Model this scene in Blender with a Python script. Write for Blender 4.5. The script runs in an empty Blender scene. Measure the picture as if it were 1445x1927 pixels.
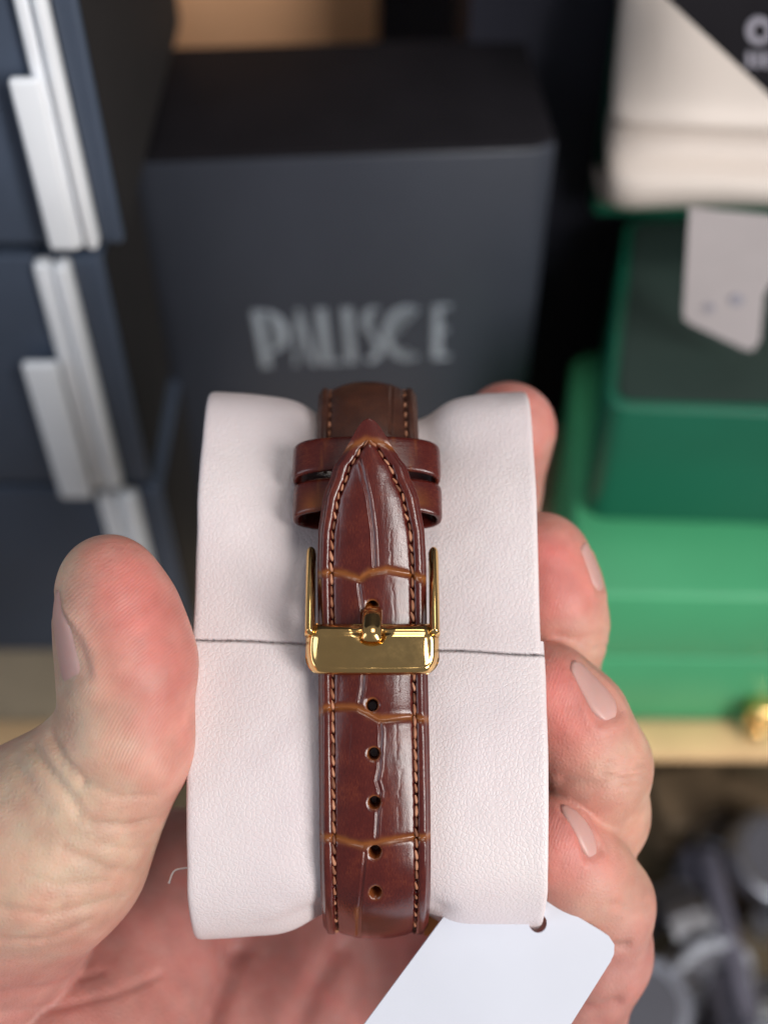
import bpy, bmesh, math, random
import numpy as np
from mathutils import Vector, Matrix, geometry

random.seed(7); np.random.seed(7)
scene = bpy.context.scene
COL = scene.collection

# ------------------------------------------------------------------ camera
PITCH = math.radians(48.0)          # the phone looks down at the shelf
F = 2200.0                          # focal length in photograph pixels
CX, CY = 722.5, 963.5
HC = 0.35                           # camera height above the shelf
FOC = 193.0                         # mm to the strap
CAM = Vector((0, 0, HC))
RIGHT = Vector((1, 0, 0))
FWD = Vector((0, math.cos(PITCH), -math.sin(PITCH)))
UPV = Vector((0, math.sin(PITCH), math.cos(PITCH)))
cd = bpy.data.cameras.new('camera'); cam = bpy.data.objects.new('camera', cd); COL.objects.link(cam)
cam.location = CAM; cam.rotation_euler = (math.pi/2 - PITCH, 0, 0)
cd.sensor_fit = 'HORIZONTAL'; cd.sensor_width = 36; cd.lens = 36*F/1445
cd.clip_start = 0.005; cd.clip_end = 50
cd.dof.use_dof = True; cd.dof.focus_distance = 0.1915; cd.dof.aperture_fstop = cd.lens/5.6
scene.camera = cam

# ------------------------------------------------------------------ light and exposure (a shop interior)
w = bpy.data.worlds.new('World'); scene.world = w; w.use_nodes = True
w.node_tree.nodes['Background'].inputs[0].default_value = (0.92, 0.93, 1.0, 1)
w.node_tree.nodes['Background'].inputs[1].default_value = 0.15
def area(name, loc, target, size, power, col, sy=None):
    l = bpy.data.lights.new(name, 'AREA'); l.energy = power; l.color = col
    l.shape = 'RECTANGLE'; l.size = size; l.size_y = sy or size
    o = bpy.data.objects.new(name, l); COL.objects.link(o); o.location = loc
    o.rotation_euler = (Vector(target) - Vector(loc)).to_track_quat('-Z', 'Y').to_euler()
    return o
TGT = (0, 0.13, 0.21)
area('shop_window', (0.54, -0.42, 0.56), TGT, 0.20, 7.0, (1.0, 0.96, 0.93), 0.75)
area('doorway', (-0.95, -0.22, 0.62), TGT, 0.4, 2.3, (0.76, 0.87, 1.0), 0.9)
area('ceiling_panel', (0.15, 0.30, 1.3), (0.1, 0.3, 0.1), 0.5, 1.9, (1.0, 0.93, 0.84), 0.35)
scene.view_settings.view_transform = 'Standard'; scene.view_settings.look = 'None'
scene.view_settings.exposure = 0.38; scene.view_settings.gamma = 1.0
scene.cycles.use_denoising = True
scene.cycles.max_bounces = 6; scene.cycles.use_adaptive_sampling = True; scene.cycles.adaptive_threshold = 0.04
scene.cycles.caustics_reflective = False; scene.cycles.caustics_refractive = False

# ------------------------------------------------------------------ helpers
def tag(o, label=None, cat=None, group=None, kind=None):
    if label: o['label'] = label
    if cat: o['category'] = cat
    if group: o['group'] = group
    if kind: o['kind'] = kind
    return o
HELD = Matrix.Translation(CAM + FWD*FOC*0.001) @ Matrix.Rotation(math.pi/2 - PITCH, 4, 'X')
def empty(name, mat=None, loc=(0, 0, 0), rz=0):
    o = bpy.data.objects.new(name, None); COL.objects.link(o); o.empty_display_size = 0.01
    o.matrix_world = mat if mat is not None else Matrix.Translation(loc) @ Matrix.Rotation(rz, 4, 'Z')
    return o
def mesh(name, V, Fs, mat, parent=None, smooth=True, mw=None, attrs=None):
    me = bpy.data.meshes.new(name)
    V = np.asarray(V, dtype=np.float32)
    if isinstance(Fs, np.ndarray) and Fs.ndim == 2:
        n, k = Fs.shape
        me.vertices.add(len(V)); me.vertices.foreach_set('co', V.ravel())
        me.loops.add(n*k); me.loops.foreach_set('vertex_index', Fs.astype(np.int32).ravel())
        me.polygons.add(n); me.polygons.foreach_set('loop_start', np.arange(0, n*k, k, dtype=np.int32))
        me.update(calc_edges=True); me.validate()
    else:
        me.from_pydata([tuple(map(float, v)) for v in V], [], [tuple(map(int, f)) for f in Fs]); me.update()
    if smooth: me.polygons.foreach_set('use_smooth', np.ones(len(me.polygons), dtype=bool))
    for k, a in (attrs or {}).items():
        a = np.asarray(a, dtype=np.float32)
        if a.ndim == 1:
            me.attributes.new(k, 'FLOAT', 'POINT').data.foreach_set('value', a)
        else:
            me.attributes.new(k, 'FLOAT_VECTOR', 'POINT').data.foreach_set('vector', a.ravel())
    if mat: me.materials.append(mat)
    o = bpy.data.objects.new(name, me); COL.objects.link(o)
    if parent: o.parent = parent
    elif mw is not None: o.matrix_world = mw
    return o
def copy_obj(o, parent, mat=None):
    c = o.copy(); COL.objects.link(c); c.parent = parent
    if mat is not None: c.matrix_basis = mat
    return c
def grid_faces(n, m, closed_m=False, closed_n=False, flip=False):
    i = np.arange(n if closed_n else n-1)[:, None]; j = np.arange(m if closed_m else m-1)[None, :]
    a = (i*m + j); b = (i*m + (j+1) % m); c = (((i+1) % n)*m + (j+1) % m); d = (((i+1) % n)*m + j)
    q = np.stack([a+0*b, b+0*a, c, d], -1).reshape(-1, 4)
    return q[:, ::-1] if flip else q
def px(u, v, z):            # photograph pixel at height z (mm, towards the camera) -> mm in the hand-held frame
    k = (FOC - z)/F
    return np.array([(u-CX)*k, (CY-v)*k, z], dtype=float)
def topx(p):
    k = F/(FOC - p[..., 2]); return CX + p[..., 0]*k, CY - p[..., 1]*k
def interp(x, xs, ys): return np.interp(x, xs, ys)
def sstep(x, a, b):
    t = np.clip((x-a)/(b-a), 0, 1); return t*t*(3-2*t)
def ray(u, v): return RIGHT*((u-CX)/F) + UPV*((CY-v)/F) + FWD
def atY(u, v, Y):
    d = ray(u, v); return CAM + d*(Y/d.y)
def atZ(u, v, Z):
    d = ray(u, v); return CAM + d*((Z-HC)/d.z)
def catmull(P, ts, closed=False):
    P = np.asarray(P, float); n = len(P); i = np.floor(ts).astype(int); f = (ts - i)[:, None]
    g = (lambda k: P[k % n]) if closed else (lambda k: P[np.clip(k, 0, n-1)])
    a, b, c, d = g(i-1), g(i), g(i+1), g(i+2)
    return 0.5*(2*b + (c-a)*f + (2*a-5*b+4*c-d)*f**2 + (3*b-a-3*c+d)*f**3)
def vnoise(p, s, seed=0):   # smooth value noise, numpy
    q = np.asarray(p, float)*s; i = np.floor(q).astype(np.int64); f = q-i; f = f*f*(3-2*f)
    def h(a):
        n = (a[..., 0]*73856093) ^ (a[..., 1]*19349663) ^ (a[..., 2]*83492791) ^ (seed*2654435)
        n = (n*1103515245 + 12345) & 0x7fffffff
        n = ((n >> 13) ^ n)*60493 & 0x7fffffff
        return n/0x7fffffff
    r = 0
    for dx in (0, 1):
        for dy in (0, 1):
            for dz in (0, 1):
                wgt = (f[..., 0] if dx else 1-f[..., 0])*(f[..., 1] if dy else 1-f[..., 1])*(f[..., 2] if dz else 1-f[..., 2])
                r = r + wgt*h(i+np.array([dx, dy, dz]))
    return r*2-1
def dist_poly(U, V, pts):
    D = np.full(U.shape, 1e9)
    for (x0, y0), (x1, y1) in zip(pts[:-1], pts[1:]):
        dx, dy = x1-x0, y1-y0; L = dx*dx+dy*dy+1e-9
        t = np.clip(((U-x0)*dx+(V-y0)*dy)/L, 0, 1)
        D = np.minimum(D, np.hypot(U-x0-t*dx, V-y0-t*dy))
    return D
def box_obj(name, lo, hi, mat, parent=None, bevel=0.0, seg=2, mw=None):
    bm = bmesh.new(); bmesh.ops.create_cube(bm, size=1)
    lo, hi = Vector(lo), Vector(hi)
    for v in bm.verts:
        v.co = Vector(((lo[k]+hi[k])/2 + v.co[k]*(hi[k]-lo[k])) for k in range(3))
    if bevel: bmesh.ops.bevel(bm, geom=bm.edges[:], offset=bevel, segments=seg, profile=0.6, affect='EDGES')
    me = bpy.data.meshes.new(name); bm.to_mesh(me); bm.free()
    me.polygons.foreach_set('use_smooth', np.ones(len(me.polygons), dtype=bool))
    me.set_sharp_from_angle(angle=math.radians(50))
    me.materials.append(mat)
    o = bpy.data.objects.new(name, me); COL.objects.link(o)
    if parent: o.parent = parent
    elif mw is not None: o.matrix_world = mw
    return o
def prism_obj(name, foot, z0, z1, mat, parent=None, bevel=0.0, round_v=0.0, seg=3, mw=None):
    """vertical prism over a footprint polygon, vertical corners rounded, then all edges softened"""
    bm = bmesh.new()
    lo = [bm.verts.new((x, y, z0)) for x, y in foot]; hi = [bm.verts.new((x, y, z1)) for x, y in foot]
    n = len(foot)
    bm.faces.new(lo[::-1]); bm.faces.new(hi)
    for i in range(n): bm.faces.new((lo[i], lo[(i+1) % n], hi[(i+1) % n], hi[i]))
    bmesh.ops.recalc_face_normals(bm, faces=bm.faces[:])
    if round_v:
        ve = [e for e in bm.edges if abs(e.verts[0].co.z - e.verts[1].co.z) > 1e-6]
        bmesh.ops.bevel(bm, geom=ve, offset=round_v, segments=8, profile=0.5, affect='EDGES')
    if bevel:
        he = [e for e in bm.edges if len(e.link_faces) == 2 and e.calc_face_angle(0) > 0.9]
        bmesh.ops.bevel(bm, geom=he, offset=bevel, segments=seg, profile=0.5, affect='EDGES')
    me = bpy.data.meshes.new(name); bm.to_mesh(me); bm.free()
    me.polygons.foreach_set('use_smooth', np.ones(len(me.polygons), dtype=bool))
    me.set_sharp_from_angle(angle=math.radians(40))
    me.materials.append(mat)
    o = bpy.data.objects.new(name, me); COL.objects.link(o)
    if parent: o.parent = parent
    elif mw is not None: o.matrix_world = mw
    return o
def tube(path, radii, n=12, caps=True, flat=None):
    """tube along a polyline (mm); radii: scalar list or (a,b) pairs; returns V,F"""
    P = np.asarray(path, float); m = len(P); V = []; 
    T = np.gradient(P, axis=0); T /= np.linalg.norm(T, axis=1)[:, None]
    up = np.array(flat if flat is not None else (0.3, 0.2, 1.0), float)
    for i in range(m):
        a = np.cross(up, T[i]); a /= np.linalg.norm(a); b = np.cross(T[i], a)
        r = radii[i]; ra, rb = (r if np.ndim(r) else (r, r))
        for k in range(n):
            t = 2*math.pi*k/n; V.append(P[i] + a*ra*math.cos(t) + b*rb*math.sin(t))
    Fs = [list(f) for f in grid_faces(m, n, closed_m=True)]
    if caps: Fs += [list(range(n))[::-1], [(m-1)*n+k for k in range(n)]]
    return np.array(V), Fs

# ------------------------------------------------------------------ materials
def mat(name):
    m = bpy.data.materials.new(name); m.use_nodes = True
    nt = m.node_tree; return m, nt, nt.nodes['Principled BSDF']
def N(nt, t, **kw):
    n = nt.nodes.new(t)
    for k, v in kw.items():
        if k in n.inputs.keys(): n.inputs[k].default_value = v
        else: setattr(n, k, v)
    return n
def L(nt, a, b): nt.links.new(a, b)
def ramp(nt, fac, stops):
    r = nt.nodes.new('ShaderNodeValToRGB'); e = r.color_ramp.elements
    e[0].position, e[0].color = stops[0][0], (*stops[0][1], 1)
    e[1].position, e[1].color = stops[-1][0], (*stops[-1][1], 1)
    for p, c in stops[1:-1]: x = e.new(p); x.color = (*c, 1)
    L(nt, fac, r.inputs[0]); return r.outputs[0]
def simple(name, col, rough=0.5, metal=0, var=0.12, scale=60, bump=0.0, bscale=400, coat=0, dist=0.0002):
    m, nt, b = mat(name)
    tc = N(nt, 'ShaderNodeTexCoord'); no = N(nt, 'ShaderNodeTexNoise', Scale=scale, Detail=5.0)
    L(nt, tc.outputs['Object'], no.inputs['Vector'])
    c0 = tuple(x*(1-var) for x in col); c1 = tuple(min(1, x*(1+var)) for x in col)
    L(nt, ramp(nt, no.outputs['Fac'], [(0.3, c0), (0.7, c1)]), b.inputs['Base Color'])
    b.inputs['Roughness'].default_value = rough; b.inputs['Metallic'].default_value = metal
    b.inputs['Coat Weight'].default_value = coat
    if bump:
        n2 = N(nt, 'ShaderNodeTexNoise', Scale=bscale, Detail=4.0); L(nt, tc.outputs['Object'], n2.inputs['Vector'])
        bp = N(nt, 'ShaderNodeBump', Strength=bump, Distance=dist); L(nt, n2.outputs['Fac'], bp.inputs['Height'])
        L(nt, bp.outputs[0], b.inputs['Normal'])
    return m

def white_leather():
    m, nt, b = mat('white_leather')
    tc = N(nt, 'ShaderNodeTexCoord')
    wn = N(nt, 'ShaderNodeTexNoise', Scale=700.0, Detail=2.0); L(nt, tc.outputs['Object'], wn.inputs['Vector'])
    wm = N(nt, 'ShaderNodeVectorMath', operation='MULTIPLY_ADD'); L(nt, wn.outputs['Color'], wm.inputs[0])
    wm.inputs[1].default_value = (0.0006,)*3; L(nt, tc.outputs['Object'], wm.inputs[2])
    v1 = N(nt, 'ShaderNodeTexVoronoi', feature='DISTANCE_TO_EDGE', Scale=1250.0); L(nt, wm.outputs[0], v1.inputs['Vector'])
    mr = N(nt, 'ShaderNodeMapRange'); mr.interpolation_type = 'SMOOTHSTEP'
    mr.inputs['From Max'].default_value = 0.22; L(nt, v1.outputs['Distance'], mr.inputs['Value'])
    big = N(nt, 'ShaderNodeTexNoise', Scale=45.0, Detail=3.0); L(nt, tc.outputs['Object'], big.inputs['Vector'])
    st = N(nt, 'ShaderNodeMapRange'); st.inputs['From Min'].default_value = 0.3; st.inputs['From Max'].default_value = 0.75
    st.inputs['To Min'].default_value = 0.7; st.inputs['To Max'].default_value = 1.0; L(nt, big.outputs['Fac'], st.inputs['Value'])
    mu = N(nt, 'ShaderNodeMath', operation='MULTIPLY'); L(nt, mr.outputs[0], mu.inputs[0]); L(nt, st.outputs[0], mu.inputs[1])
    fine = N(nt, 'ShaderNodeTexNoise', Scale=1500.0, Detail=3.0); L(nt, tc.outputs['Object'], fine.inputs['Vector'])
    ad = N(nt, 'ShaderNodeMath', operation='MULTIPLY_ADD'); L(nt, fine.outputs['Fac'], ad.inputs[0]); ad.inputs[1].default_value = 0.6; L(nt, mu.outputs[0], ad.inputs[2])
    bp = N(nt, 'ShaderNodeBump', Strength=0.55, Distance=0.00008); L(nt, ad.outputs[0], bp.inputs['Height'])
    L(nt, bp.outputs[0], b.inputs['Normal'])
    L(nt, ramp(nt, big.outputs['Fac'], [(0.3, (0.69, 0.605, 0.62)), (0.7, (0.735, 0.66, 0.66))]), b.inputs['Base Color'])
    b.inputs['Roughness'].default_value = 0.42
    b.inputs['Subsurface Weight'].default_value = 0.08; b.inputs['Subsurface Radius'].default_value = (1, .6, .5); b.inputs['Subsurface Scale'].default_value = 0.0008
    return m

def croc_leather(name='croc_leather', dark=1.0, brown=0.0):
    m, nt, b = mat(name)
    at = N(nt, 'ShaderNodeAttribute', attribute_name='suv'); wr = N(nt, 'ShaderNodeAttribute', attribute_name='wear')
    mp = N(nt, 'ShaderNodeVectorMath', operation='MULTIPLY'); mp.inputs[1].default_value = (5.5, 1.2, 1); L(nt, at.outputs['Vector'], mp.inputs[0])
    s1 = N(nt, 'ShaderNodeTexNoise', Scale=1.0, Detail=6.0); s1.inputs['Roughness'].default_value = 0.7; L(nt, mp.outputs[0], s1.inputs['Vector'])
    s2 = N(nt, 'ShaderNodeTexNoise', Scale=0.22, Detail=3.0); L(nt, at.outputs['Vector'], s2.inputs['Vector'])
    mx = N(nt, 'ShaderNodeMath', operation='MULTIPLY_ADD'); mx.inputs[1].default_value = 0.6
    L(nt, s2.outputs['Fac'], mx.inputs[0]); L(nt, s1.outputs['Fac'], mx.inputs[2])
    d = dark
    gb_ = brown*0.012
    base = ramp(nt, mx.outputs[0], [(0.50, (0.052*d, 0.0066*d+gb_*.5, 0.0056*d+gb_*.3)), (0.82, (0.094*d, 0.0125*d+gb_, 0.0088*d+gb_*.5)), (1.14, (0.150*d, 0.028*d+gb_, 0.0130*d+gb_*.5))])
    mix = N(nt, 'ShaderNodeMix', data_type='RGBA'); L(nt, wr.outputs['Fac'], mix.inputs[0]); L(nt, base, mix.inputs[6])
    mix.inputs[7].default_value = (0.225, 0.070, 0.016, 1); L(nt, mix.outputs[2], b.inputs['Base Color'])
    mp2 = N(nt, 'ShaderNodeVectorMath', operation='MULTIPLY'); mp2.inputs[1].default_value = (5.5, 4.0, 1); L(nt, at.outputs['Vector'], mp2.inputs[0])
    g = N(nt, 'ShaderNodeTexNoise', Scale=1.0, Detail=4.0); L(nt, mp2.outputs[0], g.inputs['Vector'])
    mp3 = N(nt, 'ShaderNodeVectorMath', operation='MULTIPLY'); mp3.inputs[1].default_value = (1.3, 0.35, 1); L(nt, at.outputs['Vector'], mp3.inputs[0])
    g2 = N(nt, 'ShaderNodeTexNoise', Scale=1.0, Detail=2.0); L(nt, mp3.outputs[0], g2.inputs['Vector'])
    ad = N(nt, 'ShaderNodeMath', operation='MULTIPLY_ADD'); ad.inputs[1].default_value = 1.0; L(nt, g2.outputs['Fac'], ad.inputs[0]); L(nt, g.outputs['Fac'], ad.inputs[2])
    bp = N(nt, 'ShaderNodeBump', Strength=0.42, Distance=0.00006); L(nt, ad.outputs[0], bp.inputs['Height']); L(nt, bp.outputs[0], b.inputs['Normal'])
    b.inputs['Roughness'].default_value = 0.24 + 0.16*brown; b.inputs['Specular IOR Level'].default_value = 0.5
    b.inputs['Coat Weight'].default_value = 0.25*(1-brown); b.inputs['Coat Roughness'].default_value = 0.12
    L(nt, bp.outputs[0], b.inputs['Coat Normal'])
    return m

def skin():
    m, nt, b = mat('skin')
    ca = N(nt, 'ShaderNodeAttribute', attribute_name='tone'); ph = N(nt, 'ShaderNodeAttribute', attribute_name='ridge'); pm = N(nt, 'ShaderNodeAttribute', attribute_name='padmask')
    tc = N(nt, 'ShaderNodeTexCoord')
    n1 = N(nt, 'ShaderNodeTexNoise', Scale=160.0, Detail=5.0); L(nt, tc.outputs['Object'], n1.inputs['Vector'])
    n2 = N(nt, 'ShaderNodeTexNoise', Scale=900.0, Detail=3.0); L(nt, tc.outputs['Object'], n2.inputs['Vector'])
    v = N(nt, 'ShaderNodeMapRange'); v.inputs['From Min'].default_value = 0.25; v.inputs['From Max'].default_value = 0.75
    v.inputs['To Min'].default_value = 0.86; v.inputs['To Max'].default_value = 1.12; L(nt, n1.outputs['Fac'], v.inputs['Value'])
    mul = N(nt, 'ShaderNodeVectorMath', operation='SCALE'); L(nt, ca.outputs['Vector'], mul.inputs[0]); L(nt, v.outputs[0], mul.inputs['Scale'])
    # ridges
    dn = N(nt, 'ShaderNodeTexNoise', Scale=350.0, Detail=2.0); L(nt, tc.outputs['Object'], dn.inputs['Vector'])
    a1 = N(nt, 'ShaderNodeMath', operation='MULTIPLY_ADD'); a1.inputs[1].default_value = 9.0; L(nt, dn.outputs['Fac'], a1.inputs[0]); L(nt, ph.outputs['Fac'], a1.inputs[2])
    sn = N(nt, 'ShaderNodeMath', operation='SINE'); L(nt, a1.outputs[0], sn.inputs[0])
    mk = N(nt, 'ShaderNodeMath', operation='MULTIPLY'); L(nt, sn.outputs[0], mk.inputs[0]); L(nt, pm.outputs['Fac'], mk.inputs[1])
    lc = N(nt, 'ShaderNodeMath', operation='MULTIPLY_ADD'); L(nt, mk.outputs[0], lc.inputs[0]); lc.inputs[1].default_value = 0.022; lc.inputs[2].default_value = 1.0
    mul2 = N(nt, 'ShaderNodeVectorMath', operation='SCALE'); L(nt, mul.outputs[0], mul2.inputs[0]); L(nt, lc.outputs[0], mul2.inputs['Scale'])
    L(nt, mul2.outputs[0], b.inputs['Base Color'])
    vo = N(nt, 'ShaderNodeTexVoronoi', feature='DISTANCE_TO_EDGE', Scale=1300.0); L(nt, tc.outputs['Object'], vo.inputs['Vector'])
    inv = N(nt, 'ShaderNodeMath', operation='SUBTRACT'); inv.inputs[0].default_value = 1.0; L(nt, pm.outputs['Fac'], inv.inputs[1])
    vm = N(nt, 'ShaderNodeMath', operation='MULTIPLY'); L(nt, vo.outputs['Distance'], vm.inputs[0]); L(nt, inv.outputs[0], vm.inputs[1])
    s1 = N(nt, 'ShaderNodeMath', operation='MULTIPLY_ADD'); L(nt, mk.outputs[0], s1.inputs[0]); s1.inputs[1].default_value = 0.28; L(nt, n2.outputs['Fac'], s1.inputs[2])
    s2 = N(nt, 'ShaderNodeMath', operation='MULTIPLY_ADD'); L(nt, vm.outputs[0], s2.inputs[0]); s2.inputs[1].default_value = 1.6; L(nt, s1.outputs[0], s2.inputs[2])
    bp = N(nt, 'ShaderNodeBump', Strength=0.75, Distance=0.00010); L(nt, s2.outputs[0], bp.inputs['Height']); L(nt, bp.outputs[0], b.inputs['Normal'])
    b.inputs['Roughness'].default_value = 0.5; b.inputs['Specular IOR Level'].default_value = 0.4
    b.inputs['Subsurface Weight'].default_value = 0.35; b.inputs['Subsurface Radius'].default_value = (1.0, 0.35, 0.2); b.inputs['Subsurface Scale'].default_value = 0.0022
    return m
def nail_mat():
    m = simple('nail', (0.56, 0.325, 0.29), 0.40, var=0.05, scale=120)
    b = m.node_tree.nodes['Principled BSDF']; b.inputs['Subsurface Weight'].default_value = 0.2; b.inputs['Subsurface Scale'].default_value = 0.001
    return m
def gold():
    m, nt, b = mat('gold')
    tc = N(nt, 'ShaderNodeTexCoord'); n = N(nt, 'ShaderNodeTexNoise', Scale=1800.0, Detail=3.0); L(nt, tc.outputs['Object'], n.inputs['Vector'])
    n2 = N(nt, 'ShaderNodeTexNoise', Scale=90.0, Detail=3.0); L(nt, tc.outputs['Object'], n2.inputs['Vector'])
    L(nt, ramp(nt, n2.outputs['Fac'], [(0.3, (0.80, 0.51, 0.20)), (0.7, (0.84, 0.56, 0.23))]), b.inputs['Base Color'])
    r = N(nt, 'ShaderNodeMapRange'); r.inputs['From Min'].default_value = 0.35; r.inputs['From Max'].default_value = 0.75; r.inputs['To Min'].default_value = 0.08; r.inputs['To Max'].default_value = 0.24
    n3 = N(nt, 'ShaderNodeTexNoise', Scale=420.0, Detail=6.0); n3.inputs['Roughness'].default_value = 0.7; L(nt, tc.outputs['Object'], n3.inputs['Vector']); L(nt, n3.outputs['Fac'], r.inputs['Value']); L(nt, r.outputs[0], b.inputs['Roughness'])
    bp = N(nt, 'ShaderNodeBump', Strength=0.03, Distance=0.00003); L(nt, n.outputs['Fac'], bp.inputs['Height']); L(nt, bp.outputs[0], b.inputs['Normal'])
    b.inputs['Metallic'].default_value = 1.0
    return m

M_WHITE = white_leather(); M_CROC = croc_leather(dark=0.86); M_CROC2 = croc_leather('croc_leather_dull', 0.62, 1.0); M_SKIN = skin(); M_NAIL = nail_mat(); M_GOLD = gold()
M_CORE = simple('core_foam', (0.45, 0.43, 0.42), 0.9, bump=0.4)
M_THREAD = simple('thread', (0.50, 0.215, 0.11), 0.75, var=0.25, scale=900, bump=0.6, bscale=2500)
_nt = M_THREAD.node_tree; _b = _nt.nodes['Principled BSDF']; _oi = N(_nt, 'ShaderNodeObjectInfo')
L(_nt, ramp(_nt, _oi.outputs['Random'], [(0.0, (0.13, 0.045, 0.022)), (0.45, (0.30, 0.115, 0.055)), (1.0, (0.52, 0.245, 0.145))]), _b.inputs['Base Color'])
M_WTHREAD = simple('white_thread', (0.75, 0.72, 0.72), 0.8)
M_LINING = simple('lining', (0.55, 0.23, 0.05), 0.6, bump=0.3, bscale=1500)
M_CARD = simple('tag_card', (0.62, 0.645, 0.72), 0.45, var=0.02)
M_NAVY = simple('navy_paper', (0.062, 0.082, 0.122), 0.42, var=0.10, scale=25, bump=0.25, bscale=1800)
M_DARKBOX = simple('charcoal_paper', (0.040, 0.046, 0.062), 0.36, var=0.15, scale=14, bump=0.25, bscale=1500)
M_FOIL = simple('silver_foil', (0.42, 0.49, 0.58), 0.35, metal=0.5, var=0.2, scale=60)
M_TRIM = simple('white_trim', (0.90, 0.93, 0.97), 0.4, var=0.03)
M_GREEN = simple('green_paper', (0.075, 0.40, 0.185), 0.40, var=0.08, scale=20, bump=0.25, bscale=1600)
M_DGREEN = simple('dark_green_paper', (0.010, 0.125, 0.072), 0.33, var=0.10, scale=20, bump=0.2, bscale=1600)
M_TOP_REFL = simple('dark_green_reflection', (0.012, 0.030, 0.024), 0.8, var=0.15, scale=30)  # dark reflection on the inner box top, put into the colour
M_CREAM = simple('cream_satin', (0.70, 0.62, 0.56), 0.5, var=0.04, scale=20)
M_PAPER = simple('grey_paper', (0.44, 0.40, 0.405), 0.5, var=0.05)
M_BLACK = simple('black_card', (0.011, 0.010, 0.013), 0.65)  # the card's own black; also paints shade on the lettered box top
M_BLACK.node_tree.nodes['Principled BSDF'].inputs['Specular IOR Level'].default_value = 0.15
M_PRINT = simple('grey_print', (0.30, 0.29, 0.34), 0.6)
M_SHELF = simple('shelf_board', (0.46, 0.36, 0.24), 0.5, var=0.12, scale=40)
M_NOSE = simple('shelf_nosing', (0.84, 0.55, 0.29), 0.4, var=0.08, scale=60)
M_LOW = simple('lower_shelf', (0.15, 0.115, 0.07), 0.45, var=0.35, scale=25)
M_TAN = simple('tan_box', (0.80, 0.44, 0.24), 0.5, var=0.1, scale=20)
M_BROWN = simple('brown_panel', (0.055, 0.034, 0.024), 0.6, var=0.2, scale=15)
M_WALL = simple('back_wall', (0.008, 0.009, 0.020), 0.7, var=0.2, scale=6)
M_SIDE_SHADE = simple('side_shade_black', (0.012, 0.010, 0.010), 0.7)  # near black that stands in for shade on the navy boxes
M_STEEL = simple('steel', (0.62, 0.64, 0.70), 0.32, metal=1.0, var=0.05)
M_DIAL = simple('dial', (0.12, 0.12, 0.14), 0.3, var=0.1)
M_STAND = simple('grey_velvet', (0.13, 0.125, 0.165), 0.75, var=0.2, scale=50, bump=0.3)

# ================================================================== SETTING: shelf, lower shelf, back wall
def flat_struct(name, lo, hi, m, bevel=0.0):
    o = box_obj(name, lo, hi, m, bevel=bevel); tag(o, kind='structure'); return o
flat_struct('shelf', (-0.6, 0.2175, -0.012), (0.6, 0.62, 0.0), M_SHELF, 0.0005)
flat_struct('shelf_nosing', (-0.6, 0.2030, -0.0035), (0.6, 0.2170, 0.0015), M_NOSE, 0.0015)
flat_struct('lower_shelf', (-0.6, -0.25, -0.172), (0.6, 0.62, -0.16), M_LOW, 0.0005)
flat_struct('back_wall', (-0.6, 0.62, -0.17), (0.6, 0.64, 0.9), M_WALL)
# ================================================================== BACKGROUND BOXES
# --- three navy boxes stacked on the left
def navy_box(z0, z1, xr, s0, s1, tagz, label, ypos=0.247):
    t = empty('watch_box', loc=(xr-0.06, ypos+0.06, z0))
    ox, oy, oz = xr-0.06, ypos+0.06, z0
    def b(n, x0, x1, y0, y1, a, c, m, bev):
        return box_obj(n, (x0-ox, y0-oy, a-oz), (x1-ox, y1-oy, c-oz), m, t, bev, 3)
    sm = (s0+s1)/2
    b('lid', xr-0.14, s0-0.0003, ypos, ypos+0.12, z0, z1, M_NAVY, 0.0012)
    b('base', s1+0.0003, xr, ypos, ypos+0.12, z0, z1, M_NAVY, 0.0012)
    b('side_shade', xr+0.0001, xr+0.0006, ypos+0.002, ypos+0.118, z0+0.0015, z1-0.0015, M_SIDE_SHADE, 0.0001)  # thin black sheet, paints the right side of the box as shaded
    b('core', s0, s1, ypos+0.002, ypos+0.118, z0+0.001, z1-0.001, M_NAVY, 0.0)
    b('white_strip', s0, sm-0.0004, ypos-0.003, ypos+0.0015, z0+0.0005, z1-0.0005, M_TRIM, 0.0012)
    b('white_strip', sm+0.0004, s1, ypos-0.0036, ypos+0.0015, z0+0.0005, z1-0.0005, M_TRIM, 0.0014)
    if tagz: b('white_tab', tagz[2], tagz[3], ypos-0.0065, ypos-0.0037, tagz[0], tagz[1], M_TRIM, 0.0011)
    return tag(t, label, 'box', 'navy boxes stacked on the left')
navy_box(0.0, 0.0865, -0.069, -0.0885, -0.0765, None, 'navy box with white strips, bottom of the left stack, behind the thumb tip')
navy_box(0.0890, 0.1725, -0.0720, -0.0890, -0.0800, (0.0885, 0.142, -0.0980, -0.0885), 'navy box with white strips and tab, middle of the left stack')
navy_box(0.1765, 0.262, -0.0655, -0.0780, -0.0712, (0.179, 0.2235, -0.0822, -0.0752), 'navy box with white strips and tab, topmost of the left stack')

# --- charcoal box with silver lettering
yaw = math.atan2(0.0085, 0.123)
A = Vector((-0.0731, 0.2947, 0.0)); dark = empty('lettered_box', loc=A, rz=yaw)
BW, BH, BD, CH = 0.1235, 0.1713, 0.066, 0.0065
foot = [(CH, 0), (BW-CH, 0), (BW, 0.0035), (BW, BD), (0, BD), (0, 0.0035)]
prism_obj('body', foot, 0, BH-0.0015, M_DARKBOX, dark, 0.0006)
prism_obj('top_shade', [(x*0.995+0.0003, y*0.99+0.0004) for x, y in foot], BH-0.0014, BH, M_BLACK, dark, 0.0003)  # black sheet, the shade on the box top put into its colour
INV = (Matrix.Translation(A) @ Matrix.Rotation(yaw, 4, 'Z')).inverted()
def on_front(u, v):
    o = INV @ CAM; d = INV.to_3x3() @ ray(u, v); t = -o.y/d.y; p = o + d*t; return p.x, p.z
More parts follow.
